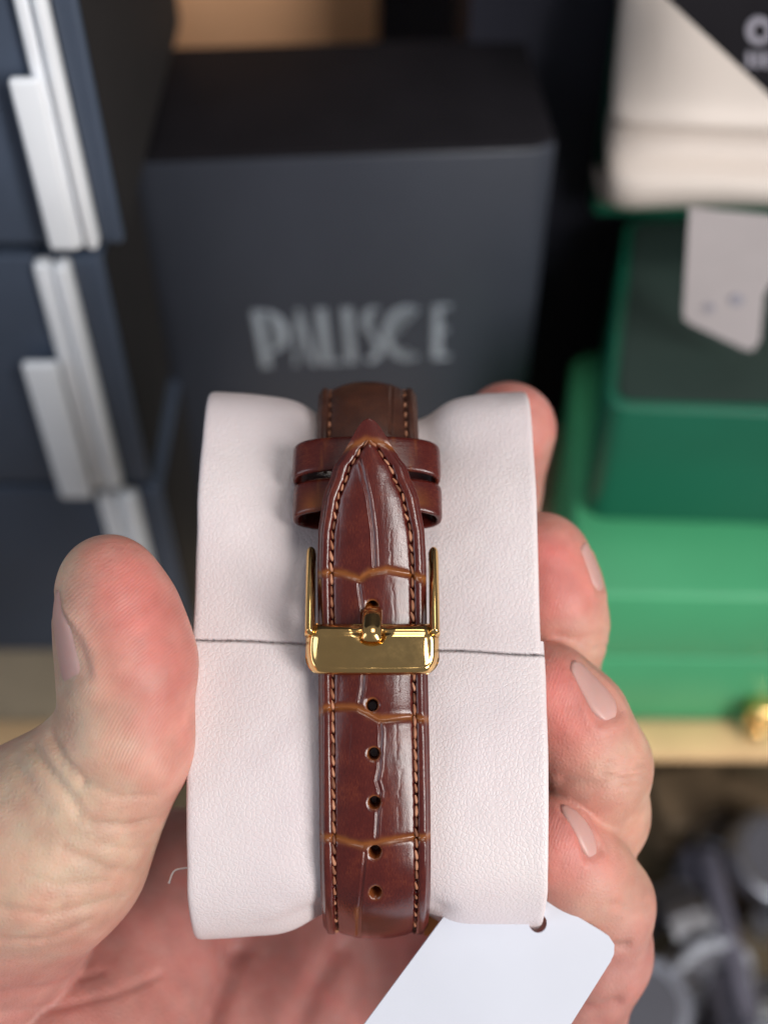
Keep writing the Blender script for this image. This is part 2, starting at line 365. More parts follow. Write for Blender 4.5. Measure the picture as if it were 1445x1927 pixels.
# letters drawn in a unit box (x right, y up), mapped on the front face between measured corners
def arc(cx, cy, rx, ry, a0, a1, n=14): return [(cx+rx*math.cos(math.radians(a0+(a1-a0)*k/n)), cy+ry*math.sin(math.radians(a0+(a1-a0)*k/n))) for k in range(n+1)]
def band(outer, inner): return outer + inner[::-1]
LET = {
 'P': (477, 549, [[(0.02, 0), (.29, 0), (.29, 1), (0.02, 1)], band(arc(.30, .62, .62, .38, 90, -90), arc(.30, .62, .34, .33, 90, -90))]),
 'A': (543, 592, [[(.36, 1), (.60, 1), (.98, 0), (.70, 0)], [(.0, 0), (.14, 0), (.52, .92), (.40, .98)]]),
 'L': (596, 648, [[(.06, 0), (.46, 0), (.46, 1), (.06, 1)], [(.46, 0), (.9, 0), (.9, .05), (.46, .05)]]),
 'I': (642, 674, [[(.18, 0), (.82, 0), (.82, 1), (.18, 1)]]),
 'S': (683, 722, [band(arc(.62, .74, .60, .26, 60, 250), arc(.70, .74, .25, .20, 60, 250)), [(.30, .62), (.62, .56), (1.0, .25), (.62, .24)], band(arc(.38, .26, .62, .26, 35, -120), arc(.30, .26, .28, .20, 35, -120))]),
 'C': (722, 816, [band(arc(.52, .5, .52, .5, 62, 298, 28), arc(.60, .5, .42, .46, 66, 294, 28))]),
 'E': (818, 850, [[(.08, 0), (.62, 0), (.62, 1), (.08, 1)], [(.62, .94), (1.15, .94), (1.15, 1), (.62, 1)], [(.62, 0), (1.15, 0), (1.15, .06), (.62, .06)], [(.62, .5), (1.0, .5), (1.0, .56), (.62, .56)]]),
}
for ch, (u0, u1, polys) in LET.items():
    bm = bmesh.new()
    for poly in polys:
        vs = []
        for (a, b_) in poly:
            u = u0 + (u1-u0)*a
            vt = 584 - (u-477)*0.030; vb = 690 - (u-477)*0.046
            x, z = on_front(u + (1-b_)*(vb-vt)*(0.20-0.0006*(u-477)) - 6, vt + (vb-vt)*(1-b_))
            vs.append(bm.verts.new((x, -0.00035, z)))
        try: bm.faces.new(vs)
        except ValueError: pass
    bmesh.ops.triangulate(bm, faces=bm.faces[:])
    r = bmesh.ops.extrude_face_region(bm, geom=bm.faces[:])
    for e in r['geom']:
        if isinstance(e, bmesh.types.BMVert): e.co.y = 0.0002
    bmesh.ops.recalc_face_normals(bm, faces=bm.faces[:])
    me = bpy.data.meshes.new('letter'); bm.to_mesh(me); bm.free(); me.materials.append(M_FOIL)
    o = bpy.data.objects.new('letter', me); COL.objects.link(o); o.parent = dark
tag(dark, 'charcoal box with silver lettering on its front, standing behind the cushion', 'box')

# --- green presentation box with open lid
GX, GY = 0.0575, 0.2185
gb = empty('presentation_box', loc=(GX, GY, 0))
def gfoot(x0, y0, wdt, dep, lean=0.20, yw=-0.055):
    return [(x0, y0), (x0+wdt, y0+yw*wdt), (x0+wdt, y0+dep), (x0+lean*dep, y0+dep)]
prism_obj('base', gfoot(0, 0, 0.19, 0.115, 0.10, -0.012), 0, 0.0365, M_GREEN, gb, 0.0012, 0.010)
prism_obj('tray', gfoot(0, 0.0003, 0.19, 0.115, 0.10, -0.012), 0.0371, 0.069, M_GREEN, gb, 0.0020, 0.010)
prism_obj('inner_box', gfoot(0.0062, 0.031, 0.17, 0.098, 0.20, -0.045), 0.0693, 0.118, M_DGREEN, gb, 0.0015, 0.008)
prism_obj('top_reflection', gfoot(0.0105, 0.034, 0.16, 0.090, 0.20, -0.045), 0.1182, 0.1192, M_TOP_REFL, gb, 0.0003, 0.005)  # thin dark sheet, paints the top's reflection of dark surroundings
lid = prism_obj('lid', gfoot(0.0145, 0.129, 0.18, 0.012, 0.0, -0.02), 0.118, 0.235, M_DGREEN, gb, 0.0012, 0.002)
clasp = box_obj('clasp', (0.0645, -0.0085, 0.0075), (0.0745, -0.0003, 0.0165), M_GOLD, gb, 0.0022, 3)
o = box_obj('knob', (0.0650, -0.012, 0.0045), (0.0705, -0.0085, 0.0095), M_GOLD, clasp, 0.0017, 3)
o = box_obj('knob', (0.0645, -0.0115, 0.0135), (0.0695, -0.0085, 0.0178), M_GOLD, clasp, 0.0015, 3)
tag(gb, 'green presentation box with gold clasp and raised lid on the right', 'box')

# --- cream satin liner inside the lid
def poly_slab(name, pts, depth_dir, thick, m, parent=None, holes=(), bevel=0):
    """slab from world points (a planar outline) pushed along depth_dir by thick"""
    loops = [[Vector(p) for p in pts]] + [[Vector(p) for p in h] for h in holes]
    flatv = [p for l in loops for p in l]
    tris = geometry.tessellate_polygon(loops)
    n = len(flatv); d = Vector(depth_dir).normalized()*thick
    V = [tuple(p) for p in flatv] + [tuple(p+d) for p in flatv]
    Fs = [tuple(t) for t in tris] + [tuple(k+n for k in t)[::-1] for t in tris]
    s = 0
    for l in loops:
        k = len(l)
        for i in range(k): Fs.append((s+i, s+(i+1) % k, n+s+(i+1) % k, n+s+i))
        s += k
    bm = bmesh.new(); vs = [bm.verts.new(v) for v in V]
    for f in Fs:
        try: bm.faces.new([vs[i] for i in f])
        except ValueError: pass
    bmesh.ops.recalc_face_normals(bm, faces=bm.faces[:])
    me = bpy.data.meshes.new(name); bm.to_mesh(me); bm.free(); me.materials.append(m)
    o = bpy.data.objects.new(name, me); COL.objects.link(o)
    if parent:
        o.parent = parent; o.matrix_parent_inverse = parent.matrix_world.inverted()
    return o
bpy.context.view_layer.update()
ln = empty('satin_liner', loc=(0.12, 0.33, 0.12))
bpy.context.view_layer.update()
# profile (Y, z) of the padded liner seen from the side: upper pad, fold, lower roll
prof = [(0.345, 0.225), (0.336, 0.196), (0.331, 0.176), (0.3275, 0.160), (0.3245, 0.1535), (0.3265, 0.1495), (0.3255, 0.1430), (0.3180, 0.1385), (0.3150, 0.1330), (0.3165, 0.1275), (0.3220, 0.1245), (0.336, 0.126)]
prof = [(y_+max(0, (0.1385-z_))*0.35, z_) for y_, z_ in prof]
pr = catmull(prof, np.linspace(0, len(prof)-1.001, 90))
V = []
for (yy, zz) in pr:
    xl = interp(zz, [0.124, 0.15, 0.20, 0.23], [0.0700, 0.0700, 0.0690, 0.0680]); xr_ = 0.20
    for k in range(30):
        f = k/29; e = min(f*29*0.7, 1.0)
        V.append((xl+(xr_-xl)*f-0.12, yy-0.33+(1-e)*0.004, zz-0.1085+0.0008*math.sin(9*f+zz*90)))
n0 = len(V); V += [(x, y+0.006, z) for x, y, z in V]
fs = grid_faces(90, 30); Fs = np.concatenate([fs, fs[:, ::-1]+n0])
rim = []
idx = np.arange(90*30).reshape(90, 30)
loop = list(idx[0]) + list(idx[1:, -1]) + list(idx[-1, :-1][::-1]) + list(idx[1:-1, 0][::-1])
for a, b_ in zip(loop, loop[1:]+loop[:1]): rim.append((b_, a, a+n0, b_+n0))
mesh('padding', V, np.concatenate([Fs, np.array(rim)]), M_CREAM, ln)
tag(ln, 'cream satin padding folded inside the raised lid of the green box', 'liner')
# paper booklet under the liner
pts = [atY(u, v, 0.262) for u, v in [(1297, 395), (1470, 412), (1470, 500), (1438, 555), (1430, 640), (1416, 660), (1400, 657), (1300, 610), (1287, 600), (1286, 585)]]
bk = empty('booklet', loc=pts[6]); bpy.context.view_layer.update()
poly_slab('cover', pts, (0, 1, 0.1), 0.0012, M_PAPER, bk)
for (u, v, r) in [(1387, 565, 11), (1335, 580, 8)]:
    c = [atY(u+r*math.cos(a)*1.2, v+r*math.sin(a), 0.2614) for a in np.linspace(0, 2*math.pi, 14)[:-1]]
    poly_slab('printed_mark', c, (0, 1, 0), 0.0003, M_PRINT, bk)
tag(bk, 'pale paper booklet with two dark marks below the cream liner', 'booklet')
# black card with grey letters at the top right
cdY = 0.285
pts = [atY(u, v, cdY) for u, v in [(1250, -8), (1470, 200), (1640, 30), (1460, -180)]]
bc = empty('black_card', loc=pts[1]); bpy.context.view_layer.update()
poly_slab('card', pts, (0, 1, 0.2), 0.0008, M_BLACK, bc)
ring = [atY(1428+25*math.cos(a), 57+27*math.sin(a), cdY-0.0004) for a in np.linspace(0, 2*math.pi, 25)[:-1]]
hole = [atY(1430+12*math.cos(a), 58+14*math.sin(a), cdY-0.0004) for a in np.linspace(0, 2*math.pi, 25)[:-1]]
poly_slab('letter', ring, (0, 1, 0), 0.0003, M_PRINT, bc, [hole])
for (u, wd) in [(1404, 10), (1420, 10), (1436, 12)]:
    poly_slab('letter', [atY(u, 98, cdY-0.0004), atY(u+wd, 97, cdY-0.0004), atY(u+wd+1, 126, cdY-0.0004), atY(u+1, 127, cdY-0.0004)], (0, 1, 0), 0.0003, M_PRINT, bc)
tag(bc, 'black card with grey lettering leaning in front of the cream liner', 'card')
# --- things behind the charcoal box
tb = empty('tan_box', loc=(-0.03, 0.46, 0)); box_obj('body', (-0.073, 0, 0), (0.027, 0.09, 0.17), M_TAN, tb, 0.001); box_obj('lid', (-0.0735, -0.0005, 0.1705), (0.0275, 0.0905, 0.235), M_TAN, tb, 0.001)
tag(tb, 'tan box at the very back above the charcoal box', 'box')
bb = empty('brown_box', loc=(-0.15, 0.44, 0)); box_obj('body', (-0.07, 0, 0), (0.043, 0.10, 0.20), M_BROWN, bb, 0.001); box_obj('lid', (-0.07, 0, 0.2005), (0.043, 0.10, 0.27), M_BROWN, bb, 0.001)
tag(bb, 'dark brown box at the back, left of the tan box', 'box')
lb = empty('blue_box', loc=(0.055, 0.455, 0)); box_obj('body', (-0.022, 0, 0), (0.0, 0.05, 0.21), M_NAVY, lb, 0.001); box_obj('lid', (-0.0225, -0.0005, 0.2105), (0.0005, 0.05, 0.25), M_NAVY, lb, 0.001)
tag(lb, 'narrow slate blue box at the back, right of the tan box', 'box')

gb2 = empty('gap_darkener', loc=(0.072, 0.365, 0)); box_obj('body', (-0.045, 0, 0), (0.10, 0.08, 0.20), M_WALL, gb2, 0.001); box_obj('lid', (-0.0455, -0.0005, 0.2005), (0.1005, 0.0805, 0.27), M_WALL, gb2, 0.001)  # added block, fills the gap so that it stays dark
tag(gb2, 'near black block added to darken the gap between the charcoal box and the green box', 'box')
# --- lower shelf: steel watches and a grey display stand
def make_watch(name, loc, rz, tilt, r, label, ell=1.25, face=True):
    t = empty(name, mat=Matrix.Translation(loc) @ Matrix.Rotation(rz, 4, 'Z') @ Matrix.Rotation(tilt, 4, 'X'))
    n = 22
    bm = bmesh.new(); bmesh.ops.create_cube(bm, size=1)
    for v in bm.verts: v.co = Vector((v.co.x*0.018, v.co.y*0.0068, v.co.z*0.0030))
    bmesh.ops.bevel(bm, geom=bm.edges[:], offset=0.0009, segments=2, affect='EDGES')
    me = bpy.data.meshes.new('link'); bm.to_mesh(me); bm.free(); me.materials.append(M_STEEL)
    for k in range(n):
        a = math.radians(35 + 290*k/(n-1)) + math.pi/2
        o = bpy.data.objects.new('link', me); COL.objects.link(o); o.parent = t
        p = Vector((0, r*ell*math.cos(a), r*math.sin(a)+r))
        o.matrix_basis = Matrix.Translation(p) @ Matrix.Rotation(math.atan2(r*math.cos(a), -r*ell*math.sin(a)), 4, 'X')
    for nm, rad, z0, z1, m in (('case', 0.020, 2*r-0.004, 2*r+0.005, M_STEEL), ('dial', 0.0165, 2*r+0.004, 2*r+0.0054, M_DIAL)):
        bm = bmesh.new(); bmesh.ops.create_cone(bm, cap_ends=True, segments=40, radius1=rad, radius2=rad*0.96, depth=z1-z0)
        bmesh.ops.bevel(bm, geom=[e for e in bm.edges if e.calc_face_angle(0) > 1], offset=0.0009, segments=2, affect='EDGES')
        for v in bm.verts: v.co.z += (z0+z1)/2
        me2 = bpy.data.meshes.new(nm); bm.to_mesh(me2); bm.free(); me2.materials.append(m)
        o = bpy.data.objects.new(nm, me2); COL.objects.link(o); o.parent = t
    return tag(t, label, 'watch', 'steel watches on the lower shelf')
LZ = -0.16
p = atZ(1262, 1690, LZ+0.03); make_watch('steel_watch', (p.x, p.y, LZ), 0.3, 0.9, 0.022, 'steel watch on the lower shelf right beside the little finger')
p = atZ(1420, 1690, LZ+0.03); make_watch('steel_watch', (p.x+0.012, p.y, LZ), 1.2, 0.8, 0.022, 'steel watch on the lower shelf at the right edge, below the gold clasp')
p = atZ(1440, 1900, LZ+0.03); make_watch('steel_watch', (p.x+0.006, p.y, LZ), -0.4, 0.7, 0.022, 'steel watch in the bottom right corner')
M_PAD = simple('brown_pad', (0.19, 0.13, 0.075), 0.6, var=0.3, scale=60)
for (u, v, rz, lab) in [(1300, 1500, 0.2, 'brown display pad just below the shelf edge beside the fingers'), (1425, 1530, -0.3, 'brown display pad below the gold clasp at the right edge')]:
    p = atZ(u, v, LZ+0.02); e_ = empty('display_pad', loc=(p.x, p.y, LZ), rz=rz)
    prism_obj('base', [(-0.022, -0.02), (0.022, -0.02), (0.022, 0.02), (-0.022, 0.02)], 0, 0.012, M_PAD, e_, 0.002, 0.004); prism_obj('cushion', [(-0.018, -0.016), (0.018, -0.016), (0.018, 0.016), (-0.018, 0.016)], 0.0122, 0.024, M_PAD, e_, 0.003, 0.006)
    tag(e_, lab, 'display pad', 'brown display pads on the lower shelf')
p = atZ(1395, 1600, LZ+0.03); make_watch('steel_watch', (p.x, p.y, LZ), 0.9, 0.3, 0.020, 'steel watch on the lower shelf between the brown pad and the grey stand')
p = atZ(1270, 1850, LZ+0.03); make_watch('steel_watch', (p.x, p.y, LZ), -0.9, 0.5, 0.020, 'steel watch on the lower shelf left of the grey stand, by the tag corner')
p0, p1 = atZ(1322, 1700, LZ+0.02), atZ(1335, 1905, LZ+0.02)
st = empty('display_stand', loc=(p0.x, p0.y, LZ))
prism_obj('block', [(-0.008, 0.02), (0.006, 0.02), (0.012, -0.075), (-0.006, -0.075)], 0.0, 0.034, M_STAND, st, 0.002, 0.002)
prism_obj('cushion', [(-0.003, 0.015), (0.005, 0.015), (0.009, -0.07), (0.000, -0.07)], 0.0342, 0.042, M_STAND, st, 0.002, 0.002)
tag(st, 'long grey velvet display stand on the lower shelf between steel watches', 'stand')

# ================================================================== WATCH CUSHION
KN = []     # outline of the roll in the (y, z) plane, mm
for v, z in [(760, -19.0), (850, -13.7), (950, -9.8), (1150, -6.0), (1400, 0.4), (1600, 1.6), (1700, -1.2)]:
    KN.append(px(0, v, z)[1:])
KN.append((px(0, 1753, -9.0)[1], -9.0))
KN += [(-72.6, -16), (-69, -27), (-59, -37), (-40, -43), (-20, -45), (0, -42), (12, -37), (19.5, -32.0), (22.6, -26.5)]
KN = np.array(KN, float)
dense = catmull(KN, np.linspace(0, len(KN), 2400, endpoint=False), closed=True)
seg = np.hypot(*(np.roll(dense, -1, 0)-dense).T); ARC = np.concatenate([[0], np.cumsum(seg)]); PER = ARC[-1]
dcl = np.vstack([dense, dense[:1]])
def prof_at(s):
    s = np.mod(s, PER); return np.stack([np.interp(s, ARC, dcl[:, 0]), np.interp(s, ARC, dcl[:, 1])], -1)
def prof_nrm(s):
    t = prof_at(s+0.8)-prof_at(s-0.8); t /= np.linalg.norm(t, axis=-1, keepdims=True)
    return np.stack([t[..., 1], -t[..., 0]], -1)     # outward (curve runs top -> front -> bottom -> back)
chk = prof_nrm(np.array([np.interp(1200, [850, 1600], [ARC[np.argmin(abs(dense[:, 0]-10))], 0])*0 + 45.0]))
SGN = 1.0 if chk[0, 1] > 0 else -1.0
XC = -1.8                                            # strap centre line
def cushion_point(S, X, dn, dx=0):
    yz = prof_at(S); nn = prof_nrm(S)*SGN
    g = 1/(1+np.exp((np.abs(X-XC)-11.2)/1.5))
    g2 = np.exp(-np.maximum(np.abs(X-XC)-9, 0)**2/110.0)
    front = nn[..., 1] > -0.35
    A_ = 0.5 + 3.4*sstep(yz[..., 0], 0, 22) + 2.6*sstep(-yz[..., 0], 60, 73)
    B_ = 1.9*sstep(yz[..., 0], -24, 4)
    ins = A_*g + B_*g2
    p3 = np.stack([X, yz[..., 0], yz[..., 1]], -1)
    nz = 0.22*vnoise(p3, 0.09, 3) + 0.10*vnoise(p3, 0.22, 5)
    # small pucker beside the strap near the bottom edge
    wr = 0.55*np.exp(-((X-9.6)/2.2)**2-((yz[..., 0]+67)/1.7)**2) + 0.6*np.exp(-((X+16-(yz[..., 0]+69)*1.7)/5.0)**2-((yz[..., 0]+68.5)/2.0)**2)*0.6
    off = dn - ins + nz - wr + sstep(-yz[..., 0], 58, 72)*(1.5*np.clip((-X-9)/22, 0, 1)-0.5*np.exp(-((X+13)/5)**2))
    yz = yz + nn*off[..., None]
    return np.stack([X+dx, yz[..., 0], yz[..., 1]], -1)
s_seam0 = ARC[np.argmin(np.where(dense[:, 1] > -10, abs(dense[:, 0]+22.9), 1e9))]
def panel(name, up, xl, xr_):
    n, m = 190, 150
    q = np.concatenate([np.zeros(6), np.linspace(0, 1, n), np.ones(1)])
    dnq = np.concatenate([[-0.28, -0.2, -0.12, -0.06, -0.02, -0.005], np.zeros(n), [-1.8]])
    ofs = np.concatenate([[0.0, 0, 0.0, 0.01, 0.03, 0.05], np.zeros(n), [0]])
    if not up:
        dnq[:6] = [-.24, -.22, -.17, -.08, -.03, -.01]; ofs[:6] = [-2.4, -.3, -.05, -.02, .0, .03]
    xa = np.concatenate([[xl+0.03, xl, xl+0.05, xl+.18, xl+.45, xl+.8], np.linspace(xl+1.2, xr_-1.2, m), [xr_-.8, xr_-.45, xr_-.18, xr_-.05, xr_, xr_-.03]])
    dna = np.concatenate([[-2.2, -1.0, -.62, -.32, -.12, -.03], np.zeros(m), [-.03, -.12, -.32, -.62, -1.0, -2.2]])
    Q, X = np.meshgrid(q, xa, indexing='ij')
    DN = dnq[:, None] + dna[None, :]
    seam = s_seam0 + 0.046*(X) - 0.0  + 0.12*np.sin(X*0.35)
    tot = 96.0 if up else 100.0
    end = seam - (PER*0.47) if up else seam + (PER*0.51)
    gap = 0.015
    S0 = seam - gap if up else seam + gap
    S = S0 + (end-S0)*Q + (-1 if up else 1)*ofs[:, None]*(Q < 0.001)
    edge = 0.16*vnoise(np.stack([S*0+1, S, S*0], -1), 0.16, 9)*np.sign(X)*(np.abs(X) > 27)
    P = cushion_point(S, X, DN, edge)
    V = P.reshape(-1, 3)*0.001
    return mesh(name, V, grid_faces(len(q), len(xa), flip=not up), M_WHITE, cushion)
cushion = empty('watch_cushion', HELD)
panel('leather_panel', True, -32.5, 26.6)
panel('leather_panel', False, -32.5, 27.1)
# foam core, recessed at both open ends
ss = np.linspace(0, PER, 120, endpoint=False); xs_ = np.linspace(-28, 14, 20)
S, X = np.meshgrid(ss, xs_, indexing='ij'); P = cushion_point(S, X, np.full(S.shape, -2.0)) 
V = P.reshape(-1, 3)*0.001
Fs = [list(f) for f in grid_faces(120, 20, closed_n=True, flip=True)] + [[i*20 for i in range(120)], [i*20+19 for i in range(120)][::-1]]
mesh('core', V, Fs, M_CORE, cushion)
a = px(351, 1634, -3); c = px(318, 1662, -5); mid = (a+c)/2 + np.array([-0.5, 0.9, 0.5])
pth = catmull([a+(a-mid)*0.5, a, mid, c], np.linspace(0.5, 3, 14)); V, Fs = tube(pth, [0.16]*13+[0.24], 6); mesh('loose_thread', V*0.001, Fs, M_WTHREAD, cushion)
tag(cushion, 'white pebbled leather watch cushion held in the hand, wrapped by the brown strap', 'cushion')

# ================================================================== WATCH STRAP
strap = empty('watch_strap', HELD)
WPX = 102.5
# --- tail: crest line, pixel row v -> height z
TV = np.array([780, 787, 850, 900, 1000, 1100, 1200, 1300, 1400, 1500, 1600, 1660, 1710, 1745, 1768], float)
TZ = np.array([-0.6, -0.4, 0.6, 1.0, 1.2, 1.2, 1.6, 2.8, 4.4, 5.2, 5.2, 4.2, 1.4, -3.2, -9.5], float)
tail_path = [np.r_[v, px(0, v, z)[1:]] for v, z in zip(TV, TZ)]
tail_path += [np.array([1795, -74.5, -17.0]), np.array([1850, -71.5, -28.0]), np.array([1900, -64, -38.0])]
tail_path = np.array(tail_path)
def centre_u(v): return interp(v, [787, 1000, 1140, 1500, 1700, 1800], [694, 698.5, 700, 705, 706.5, 707])
CRE = [
 ([(600,1082),(620,1077),(641,1079),(664,1085),(678,1089),(695,1077.5),(728,1072),(768,1080),(784,1085),(803,1092)], 5.2, 0.36, 1.0),
 ([(596,1340),(613,1332),(646,1330),(673,1332),(695,1343),(715,1354),(735,1352),(770,1349),(806,1355)], 5.2, 0.36, 0.95),
 ([(605,1577),(635,1580),(664,1586),(684,1590),(706,1586),(728,1581),(770,1577),(812,1577)], 6.0, 0.38, 0.95),
 ([(640,846),(660,838),(690,828),(715,832),(742,840)], 4.5, 0.14, 0.85),
 ([(673,1715),(672,1756)], 4.0, 0.12, 0.5),
 ([(640,1290),(690,1285)], 3.0, 0.0, 0.0),
]
LON = [[(673,856),(682,888),(693,939),(702,999),(705,1065)], [(675,1100),(682,1150),(684,1180)], [(684,1262),(682,1295),(677,1322)],
       [(715,1363),(717,1380),(714,1446),(709,1469),(715,1491),(710,1535),(708,1572)], [(687,1604),(682,1657),(675,1723),(673,1765)]]
LMIN = [[(620,900),(612,960)], [(765,930),(770,990)], [(655,1100),(652,1165)], [(738,1100),(742,1168)], [(640,1275),(638,1325)], [(660,1365),(655,1440)], [(745,1365),(748,1430)], [(755,1450),(750,1500)], [(632,1400),(634,1470)], [(730,1610),(735,1700)], [(760,1640),(758,1720)], [(655,1640),(650,1690)], [(735,1000),(736,1062)], [(648,1620),(642,1730)], [(752,1270),(750,1300)], [(750,1520),(752,1560)], [(652,1510),(650,1560)], [(640,950),(636,1040)]]
HOLES = [(700.5, 1142), (700.5, 1327), (703.5, 1419), (705, 1511), (706, 1603), (706.5, 1681)]
def strap_section(t, dome, sl):
    """height (mm) below the crest across the strap, t in [-1,1]; sl = stitch line position"""
    at = np.abs(t)
    inner = dome*(1-np.clip(at/sl, 0, 1)**2.2) + 0.35
    be = np.clip((at-sl)/(1-sl), 0, 1)
    bead = 0.38 + 0.42*np.sin(np.pi*np.clip(be, 0, 1)**0.8)*1.0 - 0.75*sstep(be, 0.62, 1.0)
    h = np.where(at < sl, inner, bead)
    return h - (dome+0.35)
STV = {}
for sd_ in (-1, 1):
    v_ = 834.0; STV[sd_] = []
    while v_ < 1775:
        stp = 21.5*(0.82 if v_ < 1000 else 0.8 if v_ > 1690 else 1.0)*random.uniform(0.95, 1.05)
        STV[sd_].append((v_, stp)); v_ += stp
def build_band(name, path, v0, v1, dv, half, tip, sl_fn, dome, creases, lon, lmin, holes, thick, parent, nc=150, crest_u=centre_u, pits=False):
    pv = path[:, 0]
    vs = np.arange(v0, v1, dv)
    tp = np.interp(vs, pv, np.arange(len(pv))); yz = catmull(path[:, 1:], np.clip(tp, 0, len(pv)-1.0001))
    for _ in range(3): yz[1:-1] = 0.25*yz[:-2]+0.5*yz[1:-1]+0.25*yz[2:]
    tg = np.gradient(yz, axis=0); tg /= np.linalg.norm(tg, axis=1)[:, None]
    nm = np.stack([tg[:, 1], -tg[:, 0]], -1); nm *= np.sign(nm[len(nm)//2, 1])
    arc_ = np.concatenate([[0], np.cumsum(np.hypot(*np.diff(yz, axis=0).T))])
    ts = np.sin(np.linspace(-1, 1, nc)*math.pi/2*0.93)/math.sin(math.pi/2*0.93)*0.35 + np.linspace(-1, 1, nc)*0.65
    Tt, Vv = np.meshgrid(ts, vs)
    hw = half*(np.interp(vs, tip[0], tip[1]) if tip else np.ones(len(vs)))
    cu = crest_u(vs); xc = (cu-CX)*(FOC-yz[:, 1])/F
    X = xc[:, None] + Tt*hw[:, None]
    U = cu[:, None] + Tt*hw[:, None]*F/(FOC-yz[:, 1])[:, None]
    sl = sl_fn(vs)[:, None]*np.ones_like(Tt)
    narrow = np.clip(hw/half, 0.12, 1)[:, None]
    wsl = sstep(sl, 0.05, 0.35)
    h = (wsl*strap_section(Tt, dome, np.maximum(sl, 0.02)) + (1-wsl)*(0.9*(1-Tt**2)-1.5))*narrow**0.7
    # shoulder of the domed middle right next to the seam + stitch channel
    ds = (np.abs(Tt)-sl)*hw[:, None]
    h += -0.26*np.exp(-(ds/0.30)**2)*sstep(sl, 0.03, 0.2)
    wear = np.zeros_like(h)
    rag = vnoise(np.stack([U*0.12, Vv*0.12, 0*U], -1), 1.0, 11)
    for pts, sg, dp, wv in creases:
        D = dist_poly(U, Vv, pts); Dr = D + 1.6*rag
        h -= dp*np.exp(-(D/sg)**2); h += 0.05*dp*np.exp(-((D-2.6*sg)/(1.2*sg))**2)
        wear = np.maximum(wear, wv*np.exp(-(np.maximum(Dr-1.0, 0)/(sg*1.15))**2))
    for pts in lon:
        D = dist_poly(U, Vv, pts)
        h -= 0.17*np.exp(-(D/2.6)**2); h += 0.07*np.exp(-((D-5.0)/2.2)**2)
    for pts in lmin:
        h -= 0.022*np.exp(-(dist_poly(U+2.0*rag, Vv, pts)/2.2)**2)
    h += 0.022*vnoise(np.stack([X*0.7, Vv*0.012, 0*X], -1), 1.0, 21) + 0.006*vnoise(np.stack([X*2.0, Vv*0.03, 0*X], -1), 1.0, 22)
    if pits:
        for sd_ in (-1, 1):
            for v_, stp in STV[sd_]:
                vp = v_+stp*0.5; i0, i1 = np.searchsorted(vs, [vp-9, vp+9])
                if i1 <= i0: continue
                up_ = crest_u(np.array([vp]))[0] + sd_*(sl_fn(np.array([vp]))[0]*np.interp(vp, vs, hw)*F/(FOC-np.interp(vp, vs, yz[:, 1])))
                D = np.hypot((U[i0:i1]-up_)/1.0, (Vv[i0:i1]-vp)/1.0); h[i0:i1] -= 0.55*np.exp(-(D/3.0)**2)
    hole_d = np.full(h.shape, 99.0)
    for k, (hu, hv) in enumerate(holes):
        D = np.hypot(U-hu, (Vv-hv)*0.94)
        hole_d = np.minimum(hole_d, D)
        h -= 3.6*(1-sstep(D, 8.8, 11.4)) + 0.16*np.exp(-((D-12.5)/2.6)**2)
        wear = np.maximum(wear, (0.35+0.4*sstep(hu-U+hv-Vv, -8, 14))*np.exp(-((D-12.0)/1.9)**2) + 0.35*(1-sstep(D, 10.0, 13.0))*sstep(D, 8.5, 10.0))
    P = np.stack([X, yz[:, 0][:, None]+nm[:, 0][:, None]*h, yz[:, 1][:, None]+nm[:, 1][:, None]*h], -1)
    # side walls and underside
    def under(j, dn, dxs):
        b = P[:, j].copy(); b[:, 1] -= nm[:, 0]*dn; b[:, 2] -= nm[:, 1]*dn; b[:, 0] += dxs; return b
    cols = [under(0, thick, 0.5), under(0, thick, 0.05), under(0, thick*0.5, -0.10), under(0, 0.25, -0.09)] + [P[:, j] for j in range(nc)] + \
           [under(nc-1, 0.25, 0.09), under(nc-1, thick*0.5, 0.10), under(nc-1, thick, -0.05), under(nc-1, thick, -0.5)]
    G = np.stack(cols, 1); m = G.shape[1]
    padW = np.pad(wear, ((0, 0), (4, 4)), mode='constant'); padX = np.pad(X-xc[:, None], ((0, 0), (4, 4)), mode='edge')
    suv = np.stack([padX, np.repeat(arc_[:, None], m, 1), np.zeros_like(padX)], -1)
    # orange raw tone deep in the stitch channel is left to the stitches
    Fs = grid_faces(len(vs), m, closed_m=True, flip=True)
    o = mesh(name, G.reshape(-1, 3)*0.001, Fs, M_CROC, parent, attrs={'wear': padW.ravel(), 'suv': suv.reshape(-1, 3)})
    o['_'] = 0; del o['_']
    def frame(v, t, lift=0.0):
        """point and axes on the top surface"""
        i = np.clip(np.searchsorted(vs, v), 1, len(vs)-2); j = int(np.clip(np.argmin(abs(ts-t)), 1, nc-2))
        p = P[i, j].copy(); n3 = np.array([0, nm[i, 0], nm[i, 1]]); t3 = np.array([0, tg[i, 0], tg[i, 1]])
        return p + n3*lift, t3, n3
    return o, frame, (vs, hw, cu)
TIPV = np.array([787, 790, 800, 815, 837, 877, 939, 999, 1060, 2000]); TIPW = np.array([0.04, 0.085, 0.165, 0.265, 0.41, 0.655, 0.875, 0.975, 1.0, 1.0])
def tail_sl(v): return interp(v, [826, 832, 845, 877, 939, 1000, 1060, 2000], [0.0, 0.16, 0.38, 0.56, 0.68, 0.735, 0.745, 0.745])
tail, tframe, tinfo = build_band('strap_tail', tail_path, 787, 1899, 1.25, 8.95, (TIPV, TIPW), tail_sl, 1.15, CRE, LON, LMIN, HOLES, 2.3, strap, pits=True)
